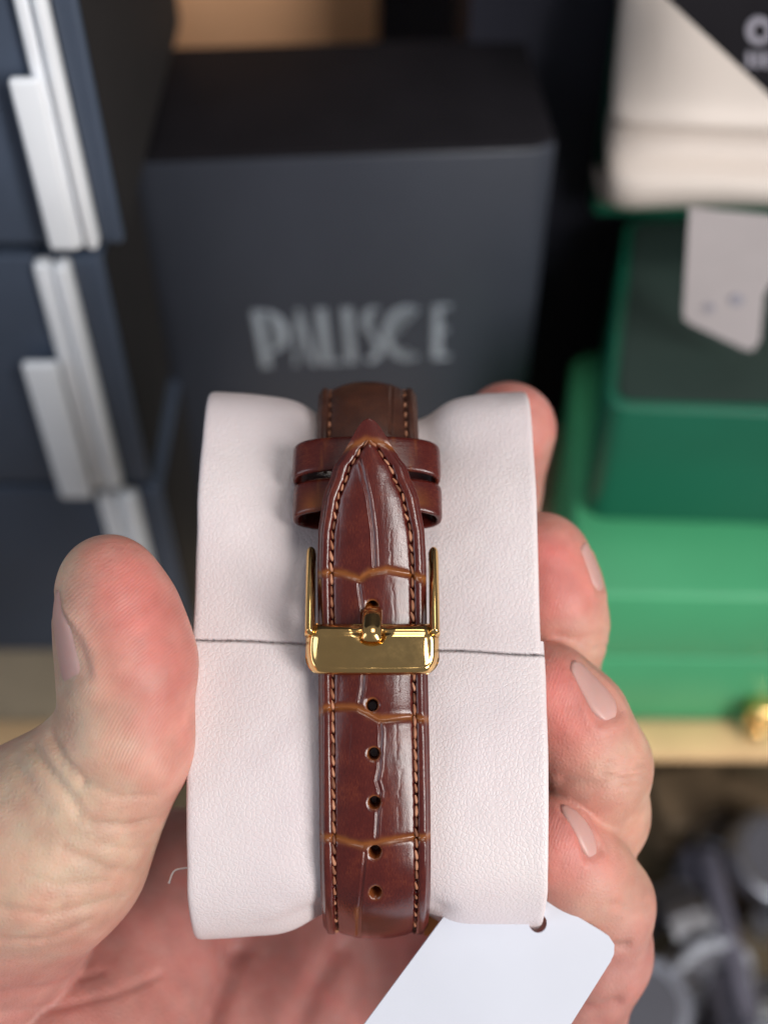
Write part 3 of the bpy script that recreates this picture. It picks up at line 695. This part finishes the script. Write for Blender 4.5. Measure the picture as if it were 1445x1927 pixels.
# --- buckle side strap, running over the top of the cushion and under the keepers
BV = [(1050, -6.0), (1000, -7.0), (900, -9.6), (850, -11.4), (800, -14.2), (760, -17.6), (735, -20.6), (718, -24.5)]
bpath = [np.r_[1050-v, px(0, v, z)[1:]] for v, z in BV] + [np.array([370, 24.2, -30.0]), np.array([410, 21.0, -36.5]), np.array([450, 13.5, -42.0]), np.array([520, -2.0, -48.0])]
bpath = np.array(bpath)
def flipv(L_): return [[(u, 1050-v) for u, v in p] for p in L_]
bs, bframe, binfo = build_band('strap_upper', bpath, 0, 519, 1.6, 9.0, None, lambda v: np.full(len(v), 0.765), 1.7,
    [], flipv([[(737, 720), (735, 812)]]), [], [], 2.2, strap, 110,
    lambda v: interp(v, [0, 250, 520], [699, 691.5, 690]))
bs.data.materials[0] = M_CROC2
# --- stitches (one mesh, copied)
n, m = 9, 8; V = []
for i in range(n):
    f = i/(n-1); r = 0.36*math.sin(math.pi*(0.04+0.92*f))**0.6
    for k in range(m):
        a = 2*math.pi*k/m; rr = r*(1+0.16*math.cos(2*a+f*7))
        V.append((rr*math.cos(a)*0.85, (f-0.5)*1.85, rr*math.sin(a)*0.8 - 0.35*(2*f-1)**2))
Fs = [list(f) for f in grid_faces(n, m, closed_m=True)] + [list(range(m)), [(n-1)*m+k for k in range(m)][::-1]]
st0 = mesh('stitch', np.array(V)*0.001, Fs, M_THREAD, tail); first = [True]
def add_stitch(p, t3, n3, parent, tw, sc):
    x3 = np.cross(t3, n3); R = Matrix(((x3[0], t3[0], n3[0]), (x3[1], t3[1], n3[1]), (x3[2], t3[2], n3[2]))).to_4x4()
    mm = Matrix.Translation(Vector(p)*0.001) @ R @ Matrix.Rotation(tw, 4, 'Z') @ Matrix.Diagonal((sc, sc, sc, 1))
    if first[0]: first[0] = False; st0.matrix_basis = mm; return
    copy_obj(st0, parent, mm)
vs, hw, cu = tinfo
for sd in (-1, 1):
    for v, stp in STV[sd]:
        t = sd*float(tail_sl(np.array([v]))[0])
        p, t3, n3 = tframe(v, t, 0.24)
        p2, _, _ = tframe(v+6, sd*float(tail_sl(np.array([v+6]))[0]), 0.24)
        d = p2-p; d /= np.linalg.norm(d); n3 = n3 - d*np.dot(n3, d); n3 /= np.linalg.norm(n3)
        add_stitch(p, d, n3, tail, 0.26*random.uniform(0.1, 1.5), stp/21.5*random.uniform(0.88, 1.14))
for sd in (-1, 1):
    for v in np.arange(150, 430, 19.0):
        p, t3, n3 = bframe(v, sd*0.765, 0.12)
        add_stitch(p, t3, n3, bs, 0.15, 1.0)
# lining, a little tan edge showing under the strap at the bottom
lp = [px(800, 1722, -9.5), px(836, 1728, -10.5), px(822, 1748, -12), px(806, 1762, -13), px(798, 1762, -12)]
V = [p for p in lp] + [p + np.array([0, 0.3, -1.2]) for p in lp]; k = len(lp)
Fs = [list(range(k))[::-1], list(range(k, 2*k))] + [[i, (i+1) % k, k+(i+1) % k, k+i] for i in range(k)]
o = mesh('lining_edge', np.array(V)*0.001, Fs, M_LINING, strap, smooth=False); o['label'] = 'orange tan lining edge at the bottom of the strap'

# --- keeper loops
def keeper(vc, zc, tilt, along, seed, wscale=1.0):
    c = px(centre_u(np.array([vc]))[0]-6, vc, zc); ct, st_ = math.cos(tilt), math.sin(tilt)
    tx = np.array([0, ct, -st_]); nx = np.array([0, st_, ct])          # along the strap (up), outwards
    na, nl = 140, 26
    th = np.linspace(0, 2*math.pi, na, endpoint=False)
    e = 2/2.7
    cx_ = 12.15*wscale*np.sign(np.cos(th))*np.abs(np.cos(th))**e; cn = 3.7*np.sign(np.sin(th))*np.abs(np.sin(th))**e
    cn += 0.3*(cn > 0)*(1-(cx_/12.2)**2)
    ring = np.stack([cx_, cn], -1); tg_ = np.roll(ring, -1, 0)-np.roll(ring, 1, 0); tg_ /= np.linalg.norm(tg_, axis=1)[:, None]
    nr = np.stack([tg_[:, 1], -tg_[:, 0]], -1)
    # cross-section of the leather band: rounded rectangle along x thickness
    sec = []
    Lh, Th = along/2, 0.62
    for a in np.linspace(0, 2*math.pi, nl, endpoint=False):
        ca, sa = math.cos(a), math.sin(a); ee = 2/5
        sec.append((Lh*np.sign(ca)*abs(ca)**(2/7), Th*np.sign(sa)*abs(sa)**(2/3.0)))
    sec = np.array(sec)
    V = []; wear = []; suv = []
    for i in range(na):
        for (l, t) in sec:
            q = ring[i] + nr[i]*t
            V.append(c + np.array([1, 0, 0])*q[0] + nx*q[1] + tx*l)
            outer = t > 0
            x_ = q[0]
            wv = 0
            if outer:
                for xx, wd in ((-7.2, .25), (4.2, .25), (8.0, .2)):
                    wv = max(wv, 0.35*math.exp(-((x_-xx-0.15*l+seed*1.3)/wd)**2))
                if seed: wv = max(wv, 0.7*math.exp(-((x_+9.0)/2.2)**2-((l+Lh*0.65)/0.9)**2), 0.6*math.exp(-((x_-8.6)/1.8)**2-((l+Lh*0.5)/0.8)**2))
            wear.append(wv); suv.append((l*1.0, x_*1.5+seed*31, t))
    return mesh('keeper_loop', np.array(V)*0.001, grid_faces(na, nl, closed_m=True, closed_n=True, flip=True), M_CROC, strap, attrs={'wear': wear, 'suv': np.array(suv)})
keeper(876, -8.9, 0.52, 6.6, 0)
keeper(950, -7.2, 0.50, 6.2, 1)

# --- buckle
bk_c = px(700.5, 1222, 3.2)
def buckle_plate():
    n, m = 200, 110
    hx, hy, rb, rt = 10.95, 4.05, 2.4, 1.0
    xs = hx*np.sin(np.linspace(-1, 1, n)*math.pi/2); q = 0.5-0.5*np.cos(np.linspace(0, math.pi, m))
    def corner(ax, r): k = np.clip((ax-(hx-r))/r, 0, 1); return r*(1-np.sqrt(np.maximum(1-k*k, 0)))
    yb = -hy - 0.15 + 0.4*(xs/hx)**4 + corner(np.abs(xs), rb); yt = hy + 0.25*(np.abs(xs)/hx)**6 - corner(np.abs(xs), rt)
    yb = np.minimum(yb, yt-0.01)
    X = np.repeat(xs[:, None], m, 1); Y = yb[:, None] + (yt-yb)[:, None]*q[None, :]
    d = np.minimum(np.minimum(Y-yb[:, None], yt[:, None]-Y), hx-np.abs(X))
    # smooth min near corners
    k = 0.7
    dd = [Y-yb[:, None], yt[:, None]-Y, (hx-np.abs(X))]
    d = -k*np.log(sum(np.exp(-a/k) for a in dd)); d = np.maximum(d+0.0, 0)
    dn = np.hypot(X, (Y-hy-0.5)*0.9)-3.1                                # prong seat
    rim = 1.25*np.sqrt(np.clip(1-(1-np.clip(d/0.9, 0, 1))**2, 0, 1))
    ledge = 0.34*sstep(d, 0.95, 1.45)
    top_soft = 0.5*sstep(Y, 1.9, 3.3)*(1)                                # the upper rim is a lower, softer roll
    seat = 0.50*(1-sstep(dn, -0.9, 0.9))
    Z = rim - 0.30*sstep(d, 0.80, 1.25)*0 + 0.16*np.exp(-((d-0.95)/0.3)**2) - top_soft - seat - 0.0045*X**2 - 0.020*Y**2 - 0.19*np.maximum(np.abs(X)-8.2, 0)**2
    back = -1.1*np.ones_like(Z) - 0.0045*X**2 - 0.10*np.maximum(np.abs(X)-8.2, 0)**2
    Z[:, 0] = back[:, 0]+0.5; Z[:, -1] = back[:, -1]+0.4; 
    V1 = np.stack([X, Y, Z], -1).reshape(-1, 3); V2 = np.stack([X, Y*0.97, back], -1).reshape(-1, 3)
    f = grid_faces(n, m, flip=True); idx = np.arange(n*m).reshape(n, m)
    lp_ = list(idx[0]) + list(idx[1:, -1]) + list(idx[-1, :-1][::-1]) + list(idx[1:-1, 0][::-1])
    rimf = np.array([(a, b_, b_+n*m, a+n*m) for a, b_ in zip(lp_, lp_[1:]+lp_[:1])])
    V = np.concatenate([V1, V2])
    tl = 0.10; c_, s_ = math.cos(-tl), math.sin(-tl)
    y, z = V[:, 1].copy(), V[:, 2].copy(); V[:, 1] = y*c_-z*s_; V[:, 2] = y*s_+z*c_
    V += bk_c
    return V, np.concatenate([f, f[:, ::-1]+n*m, rimf])
buckle = empty('buckle', None); buckle.parent = strap; buckle.matrix_basis = Matrix.Identity(4)
V, Fs = buckle_plate(); plate = mesh('buckle_plate', V*0.001, Fs, M_GOLD, buckle)
for sd in (-1, 1):
    a = bk_c + np.array([sd*10.15, 3.0, -0.5]); e = px(700.5, 1046, -6.0) + np.array([sd*10.4, 0, 0])
    pth = catmull([a+(a-e)*0.2, a, a*0.6+e*0.4+np.array([0, 0, 0.4]), a*0.25+e*0.75+np.array([0, 0, .3]), e, e+np.array([0, 0.3, -0.6])], np.linspace(0.8, 4.6, 40))
    rr = [(0.86, 1.5)]*36 + [(0.83, 1.45), (0.74, 1.3), (0.55, 1.0), (0.25, 0.5)]
    V, Fs = tube(pth, rr, 20, flat=(0, 0.3, 1.0)); mesh('side_arm', V*0.001, Fs, M_GOLD, buckle)
h0 = px(700.5, 1140, -1.4); h1 = px(700.5, 1152, 1.7); h2 = px(700, 1172, 3.7); h3 = px(699.5, 1192, 5.1); h4 = px(699, 1208, 5.1)
pth = catmull([h0, h0, h1, h2, h3, h4, h4], np.linspace(1, 5, 44))
rr = [(1.62, 0.85)]*38 + [(1.6, 0.84), (1.55, 0.8), (1.45, 0.74), (1.28, 0.62), (0.95, 0.45), (0.45, 0.2)]
V, Fs = tube(pth, rr, 24, flat=(0, 0.2, 1.0)); mesh('prong', V*0.001, Fs, M_GOLD, buckle)
tag(strap, 'glossy brown crocodile grain watch strap with gold buckle wrapped round the cushion', 'watch strap')

# ================================================================== PRICE TAG
def tagp(u, v):
    c_ = (CY-v)/F; return px(u, v, (-24.8 - 0.27*c_*FOC)/(1 - 0.27*c_))
out = [tagp(872, 1676), tagp(910, 1622)] + [tagp(1030, 1692), tagp(1130, 1752)] + [tagp(1146, 1763), tagp(1156, 1779), tagp(1155, 1797), tagp(1148, 1812)] + [tagp(990, 2062), tagp(955, 2090), tagp(925, 2085), tagp(660, 1990), tagp(655, 1970)]
hc = tagp(1012, 1738); hole = [hc + np.array([1.55*math.cos(a), 1.55*math.sin(a), -0.27*1.55*math.sin(a)]) for a in np.linspace(0, 2*math.pi, 29)[:-1]]
loops = [[Vector(p*0.001) for p in out], [Vector(p*0.001) for p in hole]]
fl = [p for l in loops for p in l]; tris = geometry.tessellate_polygon(loops); n = len(fl); d = Vector((0, 0, -0.00045))
bm = bmesh.new(); vs_ = [bm.verts.new(p) for p in fl] + [bm.verts.new(p+d) for p in fl]
for t in tris:
    bm.faces.new([vs_[i] for i in t]); bm.faces.new([vs_[i+n] for i in t][::-1])
s = 0
for l in loops:
    k = len(l)
    for i in range(k): bm.faces.new((vs_[s+i], vs_[s+(i+1) % k], vs_[n+s+(i+1) % k], vs_[n+s+i]))
    s += k
bmesh.ops.recalc_face_normals(bm, faces=bm.faces[:])
me = bpy.data.meshes.new('price_tag'); bm.to_mesh(me); bm.free(); me.materials.append(M_CARD)
o = bpy.data.objects.new('price_tag', me); COL.objects.link(o); o.matrix_world = HELD
tag(o, 'blank white card tag with punched hole hanging below the cushion', 'tag')

# ================================================================== HAND (one continuous surface from a distance field)
def rc(p, a, ra, b, rb):                       # round cone
    ba = b-a; l2 = ba@ba; rr = ra-rb; a2 = l2-rr*rr; il2 = 1/l2
    pa = p-a; y = pa@ba; z = y-l2
    x2 = np.sum((pa*l2 - y[..., None]*ba)**2, -1); y2 = y*y*l2; z2 = z*z*l2
    k = np.sign(rr)*rr*rr*x2
    r = (np.sqrt(x2*a2*il2)+y*rr)*il2-ra
    m1 = np.sign(z)*a2*z2 > k; m2 = np.sign(y)*a2*y2 < k
    r = np.where(m2, np.sqrt(x2+y2)*il2-ra, r)
    r = np.where(m1, np.sqrt(x2+z2)*il2-rb, r)
    return r
def smin(a, b, k):
    h = np.maximum(k-np.abs(a-b), 0)/k; return np.minimum(a, b)-h*h*k*0.25
def J(u, v, z, r): return (px(u, v, z), r)
def chain(js, k=4.0):
    return js, k
THUMB = [J(205, 1100, 0, 8.3), J(222, 1165, 0.5, 9.6), J(242, 1250, 0.5, 10.45), J(236, 1400, -1, 10.9), J(160, 1500, -4, 13.2), J(80, 1592, -7, 17.6), J(-90, 1730, -22, 24), J(-160, 1860, -44, 24)]
INDEX = [J(957, 808, -46, 9.7), J(925, 930, -56, 9.9), J(900, 1150, -68, 10.3), J(760, 1560, -70, 11.5)]
MIDDLE = [J(1016, 1060, -25, 9.6), J(1030, 1120, -25, 9.8), J(1042, 1180, -27, 9.7), J(1020, 1330, -42, 10.4), J(800, 1680, -68, 12)]
RING = [J(1030, 1312, -14, 9.7), J(1078, 1362, -14, 9.6), J(1119, 1440, -16, 9.6), J(1112, 1530, -23, 10.1), J(1040, 1680, -38, 10.7), J(840, 1850, -64, 12)]
PINKY = [J(1038, 1588, -11, 8.7), J(1090, 1640, -14, 8.9), J(1128, 1700, -18, 9.3), J(1116, 1790, -24, 10.3), J(1050, 1905, -33, 12.2), J(880, 2040, -48, 15)]
PALM = [J(760, 1560, -72, 11.5), J(800, 1700, -70, 13), J(840, 1870, -66, 14), J(800, 2050, -58, 17)]
PALM2 = [J(560, 1640, -72, 14), J(520, 1900, -60, 18), J(380, 2120, -46, 24)]
PALM3 = [J(330, 1640, -54, 13), J(250, 1830, -45, 18), J(110, 2015, -27, 21), J(150, 2230, -42, 26)]
WRIST = [J(330, 2150, -44, 30), J(300, 2700, -50, 28)]
CH = [(THUMB, 3.0), (INDEX, 3.0), (MIDDLE, 3.0), (RING, 3.0), (PINKY, 3.0), (PALM, 8), (PALM2, 8), (PALM3, 8), (WRIST, 8)]
def chain_sdf(p, js, k):
    d = None
    for (a, ra), (b, rb) in zip(js[:-1], js[1:]):
        e = rc(p, a, ra, b, rb); d = e if d is None else smin(d, e, k)
    return d
def hand_sdf(p):
    palm = chain_sdf(p, PALM, 8)
    for c in (PALM2, PALM3, WRIST): palm = smin(palm, chain_sdf(p, c, 8), 14)
    d = palm
    f = None
    for c in (INDEX, MIDDLE, RING, PINKY):
        e = chain_sdf(p, c, 3.0)
        # flatten pads a little
        f = e if f is None else smin(f, e, 0.9)
    d = smin(d, f, 4.0)
    d = smin(d, chain_sdf(p, THUMB, 4.0), 0.9)
    return d
def surface_nets(vol, org, h):
    s = vol < 0
    nx_, ny_, nz_ = vol.shape
    acc = np.zeros((nx_-1, ny_-1, nz_-1, 3), np.float32); cnt = np.zeros((nx_-1, ny_-1, nz_-1), np.float32)
    off = [(i, j, k) for i in (0, 1) for j in (0, 1) for k in (0, 1)]
    def sl(o): return tuple(slice(o[a], vol.shape[a]-1+o[a]) for a in range(3))
    for o in off:
        for ax in range(3):
            if o[ax]: continue
            o2 = list(o); o2[ax] = 1
            a, b = vol[sl(o)], vol[sl(o2)]; mk = (a < 0) != (b < 0)
            ii = np.nonzero(mk); t = a[ii]/(a[ii]-b[ii])
            pt = np.tile(np.array(o, np.float32), (len(t), 1)); pt[:, ax] += t
            acc[ii] += pt; cnt[ii] += 1
    act = cnt > 0; ids = np.full(act.shape, -1, np.int64); ids[act] = np.arange(act.sum())
    cell = np.stack(np.nonzero(act), -1)
    V = (cell + acc[act]/cnt[act][:, None])*h + org
    Q = []
    for ax in range(3):
        b_, c_ = [(1, 2), (2, 0), (0, 1)][ax]
        lo = [slice(None)]*3; hi = [slice(None)]*3; lo[ax] = slice(0, -1); hi[ax] = slice(1, None)
        e = s[tuple(lo)] != s[tuple(hi)]
        ii = np.stack(np.nonzero(e), -1)
        ii = ii[(ii[:, b_] > 0) & (ii[:, c_] > 0) & (ii[:, b_] < vol.shape[b_]-1) & (ii[:, c_] < vol.shape[c_]-1)]
        sg = s[tuple(ii.T)]
        def cid(db, dc):
            q = ii.copy(); q[:, b_] -= db; q[:, c_] -= dc; return ids[tuple(q.T)]
        q = np.stack([cid(1, 1), cid(0, 1), cid(0, 0), cid(1, 0)], -1)
        q[~sg] = q[~sg][:, ::-1]; Q.append(q)
    return V, np.concatenate(Q)
h = 0.72; K = 5
lo = np.array([-112.0, -132.0, -92.0]); hi = np.array([52.0, 34.0, 16.0])
nb = np.ceil((hi-lo)/(h*K)).astype(int)
cg = np.stack(np.meshgrid(*[lo[k]+(np.arange(nb[k])+0.5)*K*h for k in range(3)], indexing='ij'), -1)
cv = hand_sdf(cg)
vol = np.repeat(np.repeat(np.repeat(cv, K, 0), K, 1), K, 2).astype(np.float32)
near = np.argwhere(np.abs(cv) < K*h*0.5*1.733 + 1.5)
offs = np.stack(np.meshgrid(*[np.arange(K)]*3, indexing='ij'), -1).reshape(-1, 3)
for i in range(0, len(near), 3000):
    ijk = (near[i:i+3000, None, :]*K + offs[None]).reshape(-1, 3)
    vol[tuple(ijk.T)] = hand_sdf(lo + ijk*h)
V, Q = surface_nets(vol, lo, h)
def grad(p, e=0.3):
    g = np.stack([hand_sdf(p+np.eye(3)[k]*e)-hand_sdf(p-np.eye(3)[k]*e) for k in range(3)], -1)
    return g/np.maximum(np.linalg.norm(g, axis=1), 1e-6)[:, None]
inside = np.all((V > lo+2) & (V < hi-3), axis=1)
for _ in range(2):
    d_ = hand_sdf(V); V = np.where(inside[:, None], V - 0.8*d_[:, None]*grad(V), V)
NR = grad(V)
# --- creases and folds, pressed into the surface along lines
U_, Vv_ = topx(V)
def press(pts, sig, depth, zmin=-60):
    global V
    D = dist_poly(U_, Vv_, pts); amt = depth*np.exp(-(D/sig)**2)*(NR[:, 2] > 0.05)*(V[:, 2] > zmin)
    V = V - NR*amt[:, None]
press([(60, 1405), (90, 1450), (130, 1500), (150, 1530)], 8, 0.9)
press([(95, 1385), (118, 1430), (160, 1475)], 7, 0.75)
press([(25, 1430), (60, 1490), (90, 1530)], 10, 0.45)
press([(170, 1550), (240, 1556), (300, 1545)], 6, 0.7)
press([(120, 1600), (210, 1640), (262, 1640)], 7, 0.5)
press([(0, 1710), (90, 1725), (190, 1700), (230, 1690)], 8, 0.5)
press([(0, 1908), (110, 1897), (220, 1870), (300, 1836)], 9, 0.4)
press([(0, 1870), (90, 1858), (190, 1830)], 8, 0.3)
press([(395, 1940), (420, 1860), (445, 1790)], 22, 2.2)
press([(560, 1940), (600, 1850), (640, 1790)], 26, 1.6)
press([(1045, 1200), (1090, 1205), (1138, 1195)], 10, 0.5)
press([(1060, 1470), (1120, 1478), (1200, 1470)], 10, 0.5)
press([(1120, 1790), (1180, 1782)], 9, 0.8)
press([(1075, 1895), (1120, 1905), (1160, 1890)], 12, 0.9)
press([(150, 1470), (215, 1500), (290, 1500)], 5, 0.4)
press([(30, 1640), (110, 1668), (200, 1660)], 6, 0.35)
press([(0, 1770), (90, 1770), (170, 1735)], 6, 0.4)
press([(190, 1590), (250, 1600), (290, 1590)], 5, 0.35)
press([(1130, 1455), (1175, 1468), (1215, 1462)], 6, 0.45)
press([(1140, 1440), (1180, 1448), (1212, 1440)], 5, 0.35)
press([(1150, 1702), (1190, 1710), (1222, 1700)], 6, 0.4)
press([(1085, 1215), (1120, 1222), (1140, 1215)], 5, 0.4)
# nail beds
NAILS = []
def nail(c, nrm, axis, ln, wd, js, taper=0.0):
    fsdf = lambda q: chain_sdf(q, js, 3.0)
    def fgrad(q, e=0.3):
        g = np.stack([fsdf(q+np.eye(3)[k]*e)-fsdf(q-np.eye(3)[k]*e) for k in range(3)], -1); return g/np.maximum(np.linalg.norm(g, axis=1), 1e-6)[:, None]
    c = np.array(c, float); nrm = np.array(nrm, float)/np.linalg.norm(nrm); axis = np.array(axis, float); axis -= nrm*(axis@nrm); axis /= np.linalg.norm(axis)
    side = np.cross(axis, nrm); n, m = 22, 16; pts = []; lift = []; dirs = []
    R0 = 7.5; O = c - nrm*R0
    for i in range(n):
        a = i/(n-1)*2-1                                   # -1 base, +1 free edge
        ww = wd*0.5*(1-0.10*a*a)*min(1, math.sqrt(max(0.02, 1-max(0, (-a-0.1)/0.9)**2.2)))*min(1, math.sqrt(max(0.05, 1-max(0, (a-0.6)/0.42)**2.5)))
        for j in range(m):
            b_ = j/(m-1)*2-1
            be = b_*ww/R0*(1-(taper*float(sstep(np.array(a), -0.5, 1.0)) if b_ > 0 else 0)); dv_ = nrm*math.cos(be) + side*math.sin(be); dirs.append(dv_)
            pts.append(O + axis*a*ln/2 + dv_*(R0*0.65))
            lift.append(0.02 - 0.42*max(abs(b_)**5, max(0, -a)**6) + 0.05*max(0, a)**3)
    p = np.array(pts); dirs = np.array(dirs)
    for _ in range(30): p = p - dirs*np.clip(fsdf(p), -0.5, 2.0)[:, None]*0.8
    top = p + fgrad(p)*np.array(lift)[:, None]; bot = p - fgrad(p)*0.6
    VV = np.concatenate([top, bot]); f = grid_faces(n, m); idx = np.arange(n*m).reshape(n, m)
    lp_ = list(idx[0]) + list(idx[1:, -1]) + list(idx[-1, :-1][::-1]) + list(idx[1:-1, 0][::-1])
    rimf = np.array([(a, b_, b_+n*m, a+n*m) for a, b_ in zip(lp_, lp_[1:]+lp_[:1])])
    global V
    rel = V-c; a_ = rel@axis/(ln/2); r2 = V-O; b2 = np.arctan2(r2@side, r2@nrm)*R0/(wd/2); b2 = np.where(b2 > 0, b2/(1-taper*sstep(a_, -0.5, 1.0)), b2)
    V = V - NR*(0.42*(1-sstep(np.abs(a_), 0.85, 1.12))*(1-sstep(np.abs(b2), 0.82, 1.15))*(rel@nrm > -5))[:, None]
    sn_ = (np.abs(a_)**4+np.abs(b2)**4)**0.25
    V = V + NR*(0.24*np.exp(-((sn_-1.28)/0.2)**2)*(a_ < 0.6)*(rel@nrm > -5))[:, None]
    NAILS.append((VV, np.concatenate([f[:, ::-1], f+n*m, rimf])))
    return p.mean(0)
nc = []
nc.append(nail(px(134, 1198, 6.5), (-0.80, -0.10, 0.60), (-0.20, 1, -0.30), 15.8, 8.4, THUMB[:4], 0.75))
nc.append(nail(px(1105, 1068, -21), (0.92, 0.05, 0.38), (-0.30, 0.95, 0.0), 9.0, 5.0, MIDDLE[:3]))
nc.append(nail(px(1101, 1300, -8), (0.72, 0.12, 0.66), (-0.24, 0.95, 0.0), 10.6, 4.5, RING[:3]))
nc.append(nail(px(1098, 1564, -5), (0.68, 0.22, 0.68), (-0.24, 0.95, 0.0), 9.4, 4.1, PINKY[:3]))
# --- skin tone: flushed pads and joints, paler back of the thumb
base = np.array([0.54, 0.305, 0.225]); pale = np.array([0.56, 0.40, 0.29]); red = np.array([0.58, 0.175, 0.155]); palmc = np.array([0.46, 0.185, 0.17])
tone = np.repeat(base[None], len(V), 0)
def blend(mask, colr):
    global tone
    tone = tone*(1-mask[:, None]) + np.array(colr)*mask[:, None]
def blob(p, r): return np.exp(-np.sum((V-p)**2, 1)/r**2)
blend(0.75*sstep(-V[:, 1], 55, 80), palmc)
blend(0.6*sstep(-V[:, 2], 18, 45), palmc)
for p, r, wv in [(px(250, 1130, 8), 9, .75), (px(275, 1220, 9), 12, .75), (px(290, 1330, 8), 11, .8), (px(280, 1440, 6), 9, .6), (px(225, 1060, 5), 7, .6), (px(350, 1500, 0), 8, .5),
              (px(1030, 1040, -15), 9, .9), (px(1050, 1120, -15), 9, .7), (px(1080, 1180, -16), 8, .5), (px(1050, 1290, -5), 8, .9), (px(1060, 1380, -4), 9, .7), (px(1130, 1370, -5), 7, .5),
              (px(1050, 1540, -3), 8, .9), (px(1070, 1640, -3), 9, .7), (px(1130, 1625, -3), 7, .55), (px(990, 780, -36), 12, .5)]:
    blend(np.clip(wv*blob(p, r), 0, 1), red)
for p, r, wv in [(px(125, 1330, 4), 10, .8), (px(120, 1060, 4), 5, .7), (px(130, 1450, 8), 14, .7), (px(60, 1600, 8), 17, .6), (px(130, 1150, 6), 5, .5), (px(160, 1250, 8), 6, .45),
              (px(1130, 1440, -4), 8, .35), (px(1110, 1230, -15), 7, .4), (px(1120, 1720, -3), 9, .35)]:
    blend(np.clip(wv*blob(p, r), 0, 1), pale)
tone *= (1+0.07*vnoise(V, 0.18, 31)+0.05*vnoise(V, 0.5, 32))[:, None]
tone[:, 1:] *= (1+0.10*vnoise(V, 0.3, 33)+0.06*vnoise(V, 0.8, 34))[:, None]
# friction ridges
rad = np.hypot((U_-700)*1.0, (Vv_-1650)*1.0)/11.4 + 0.5*vnoise(V, 0.12, 41)
phase = rad*2*math.pi/0.56
fing = U_ > 900
phase = np.where(fing, ((U_-900)*0.9+(Vv_)*0.32)/10.7*2*math.pi/0.56, phase)
pad = np.clip(sum(blob(p, r) for p, r in [(px(250, 1150, 8), 11), (px(290, 1270, 9), 12), (px(300, 1390, 8), 9)]) + 0.7*sum(blob(p, r) for p, r in [(px(1030, 1080, -15), 9), (px(1045, 1300, -5), 8), (px(1050, 1570, -3), 7)]), 0, 1)
pad = pad*(0.55+0.45*np.clip(0.6+1.3*vnoise(V, 0.22, 43), 0, 1))
hand = empty('person', HELD)
body = mesh('hand', V*0.001, Q, M_SKIN, hand, attrs={'tone': tone, 'ridge': phase, 'padmask': pad})
for VV, ff in NAILS: mesh('fingernail', VV*0.001, ff, M_NAIL, hand)
tag(hand, 'bare left hand gripping the white cushion between thumb and fingers', 'person')
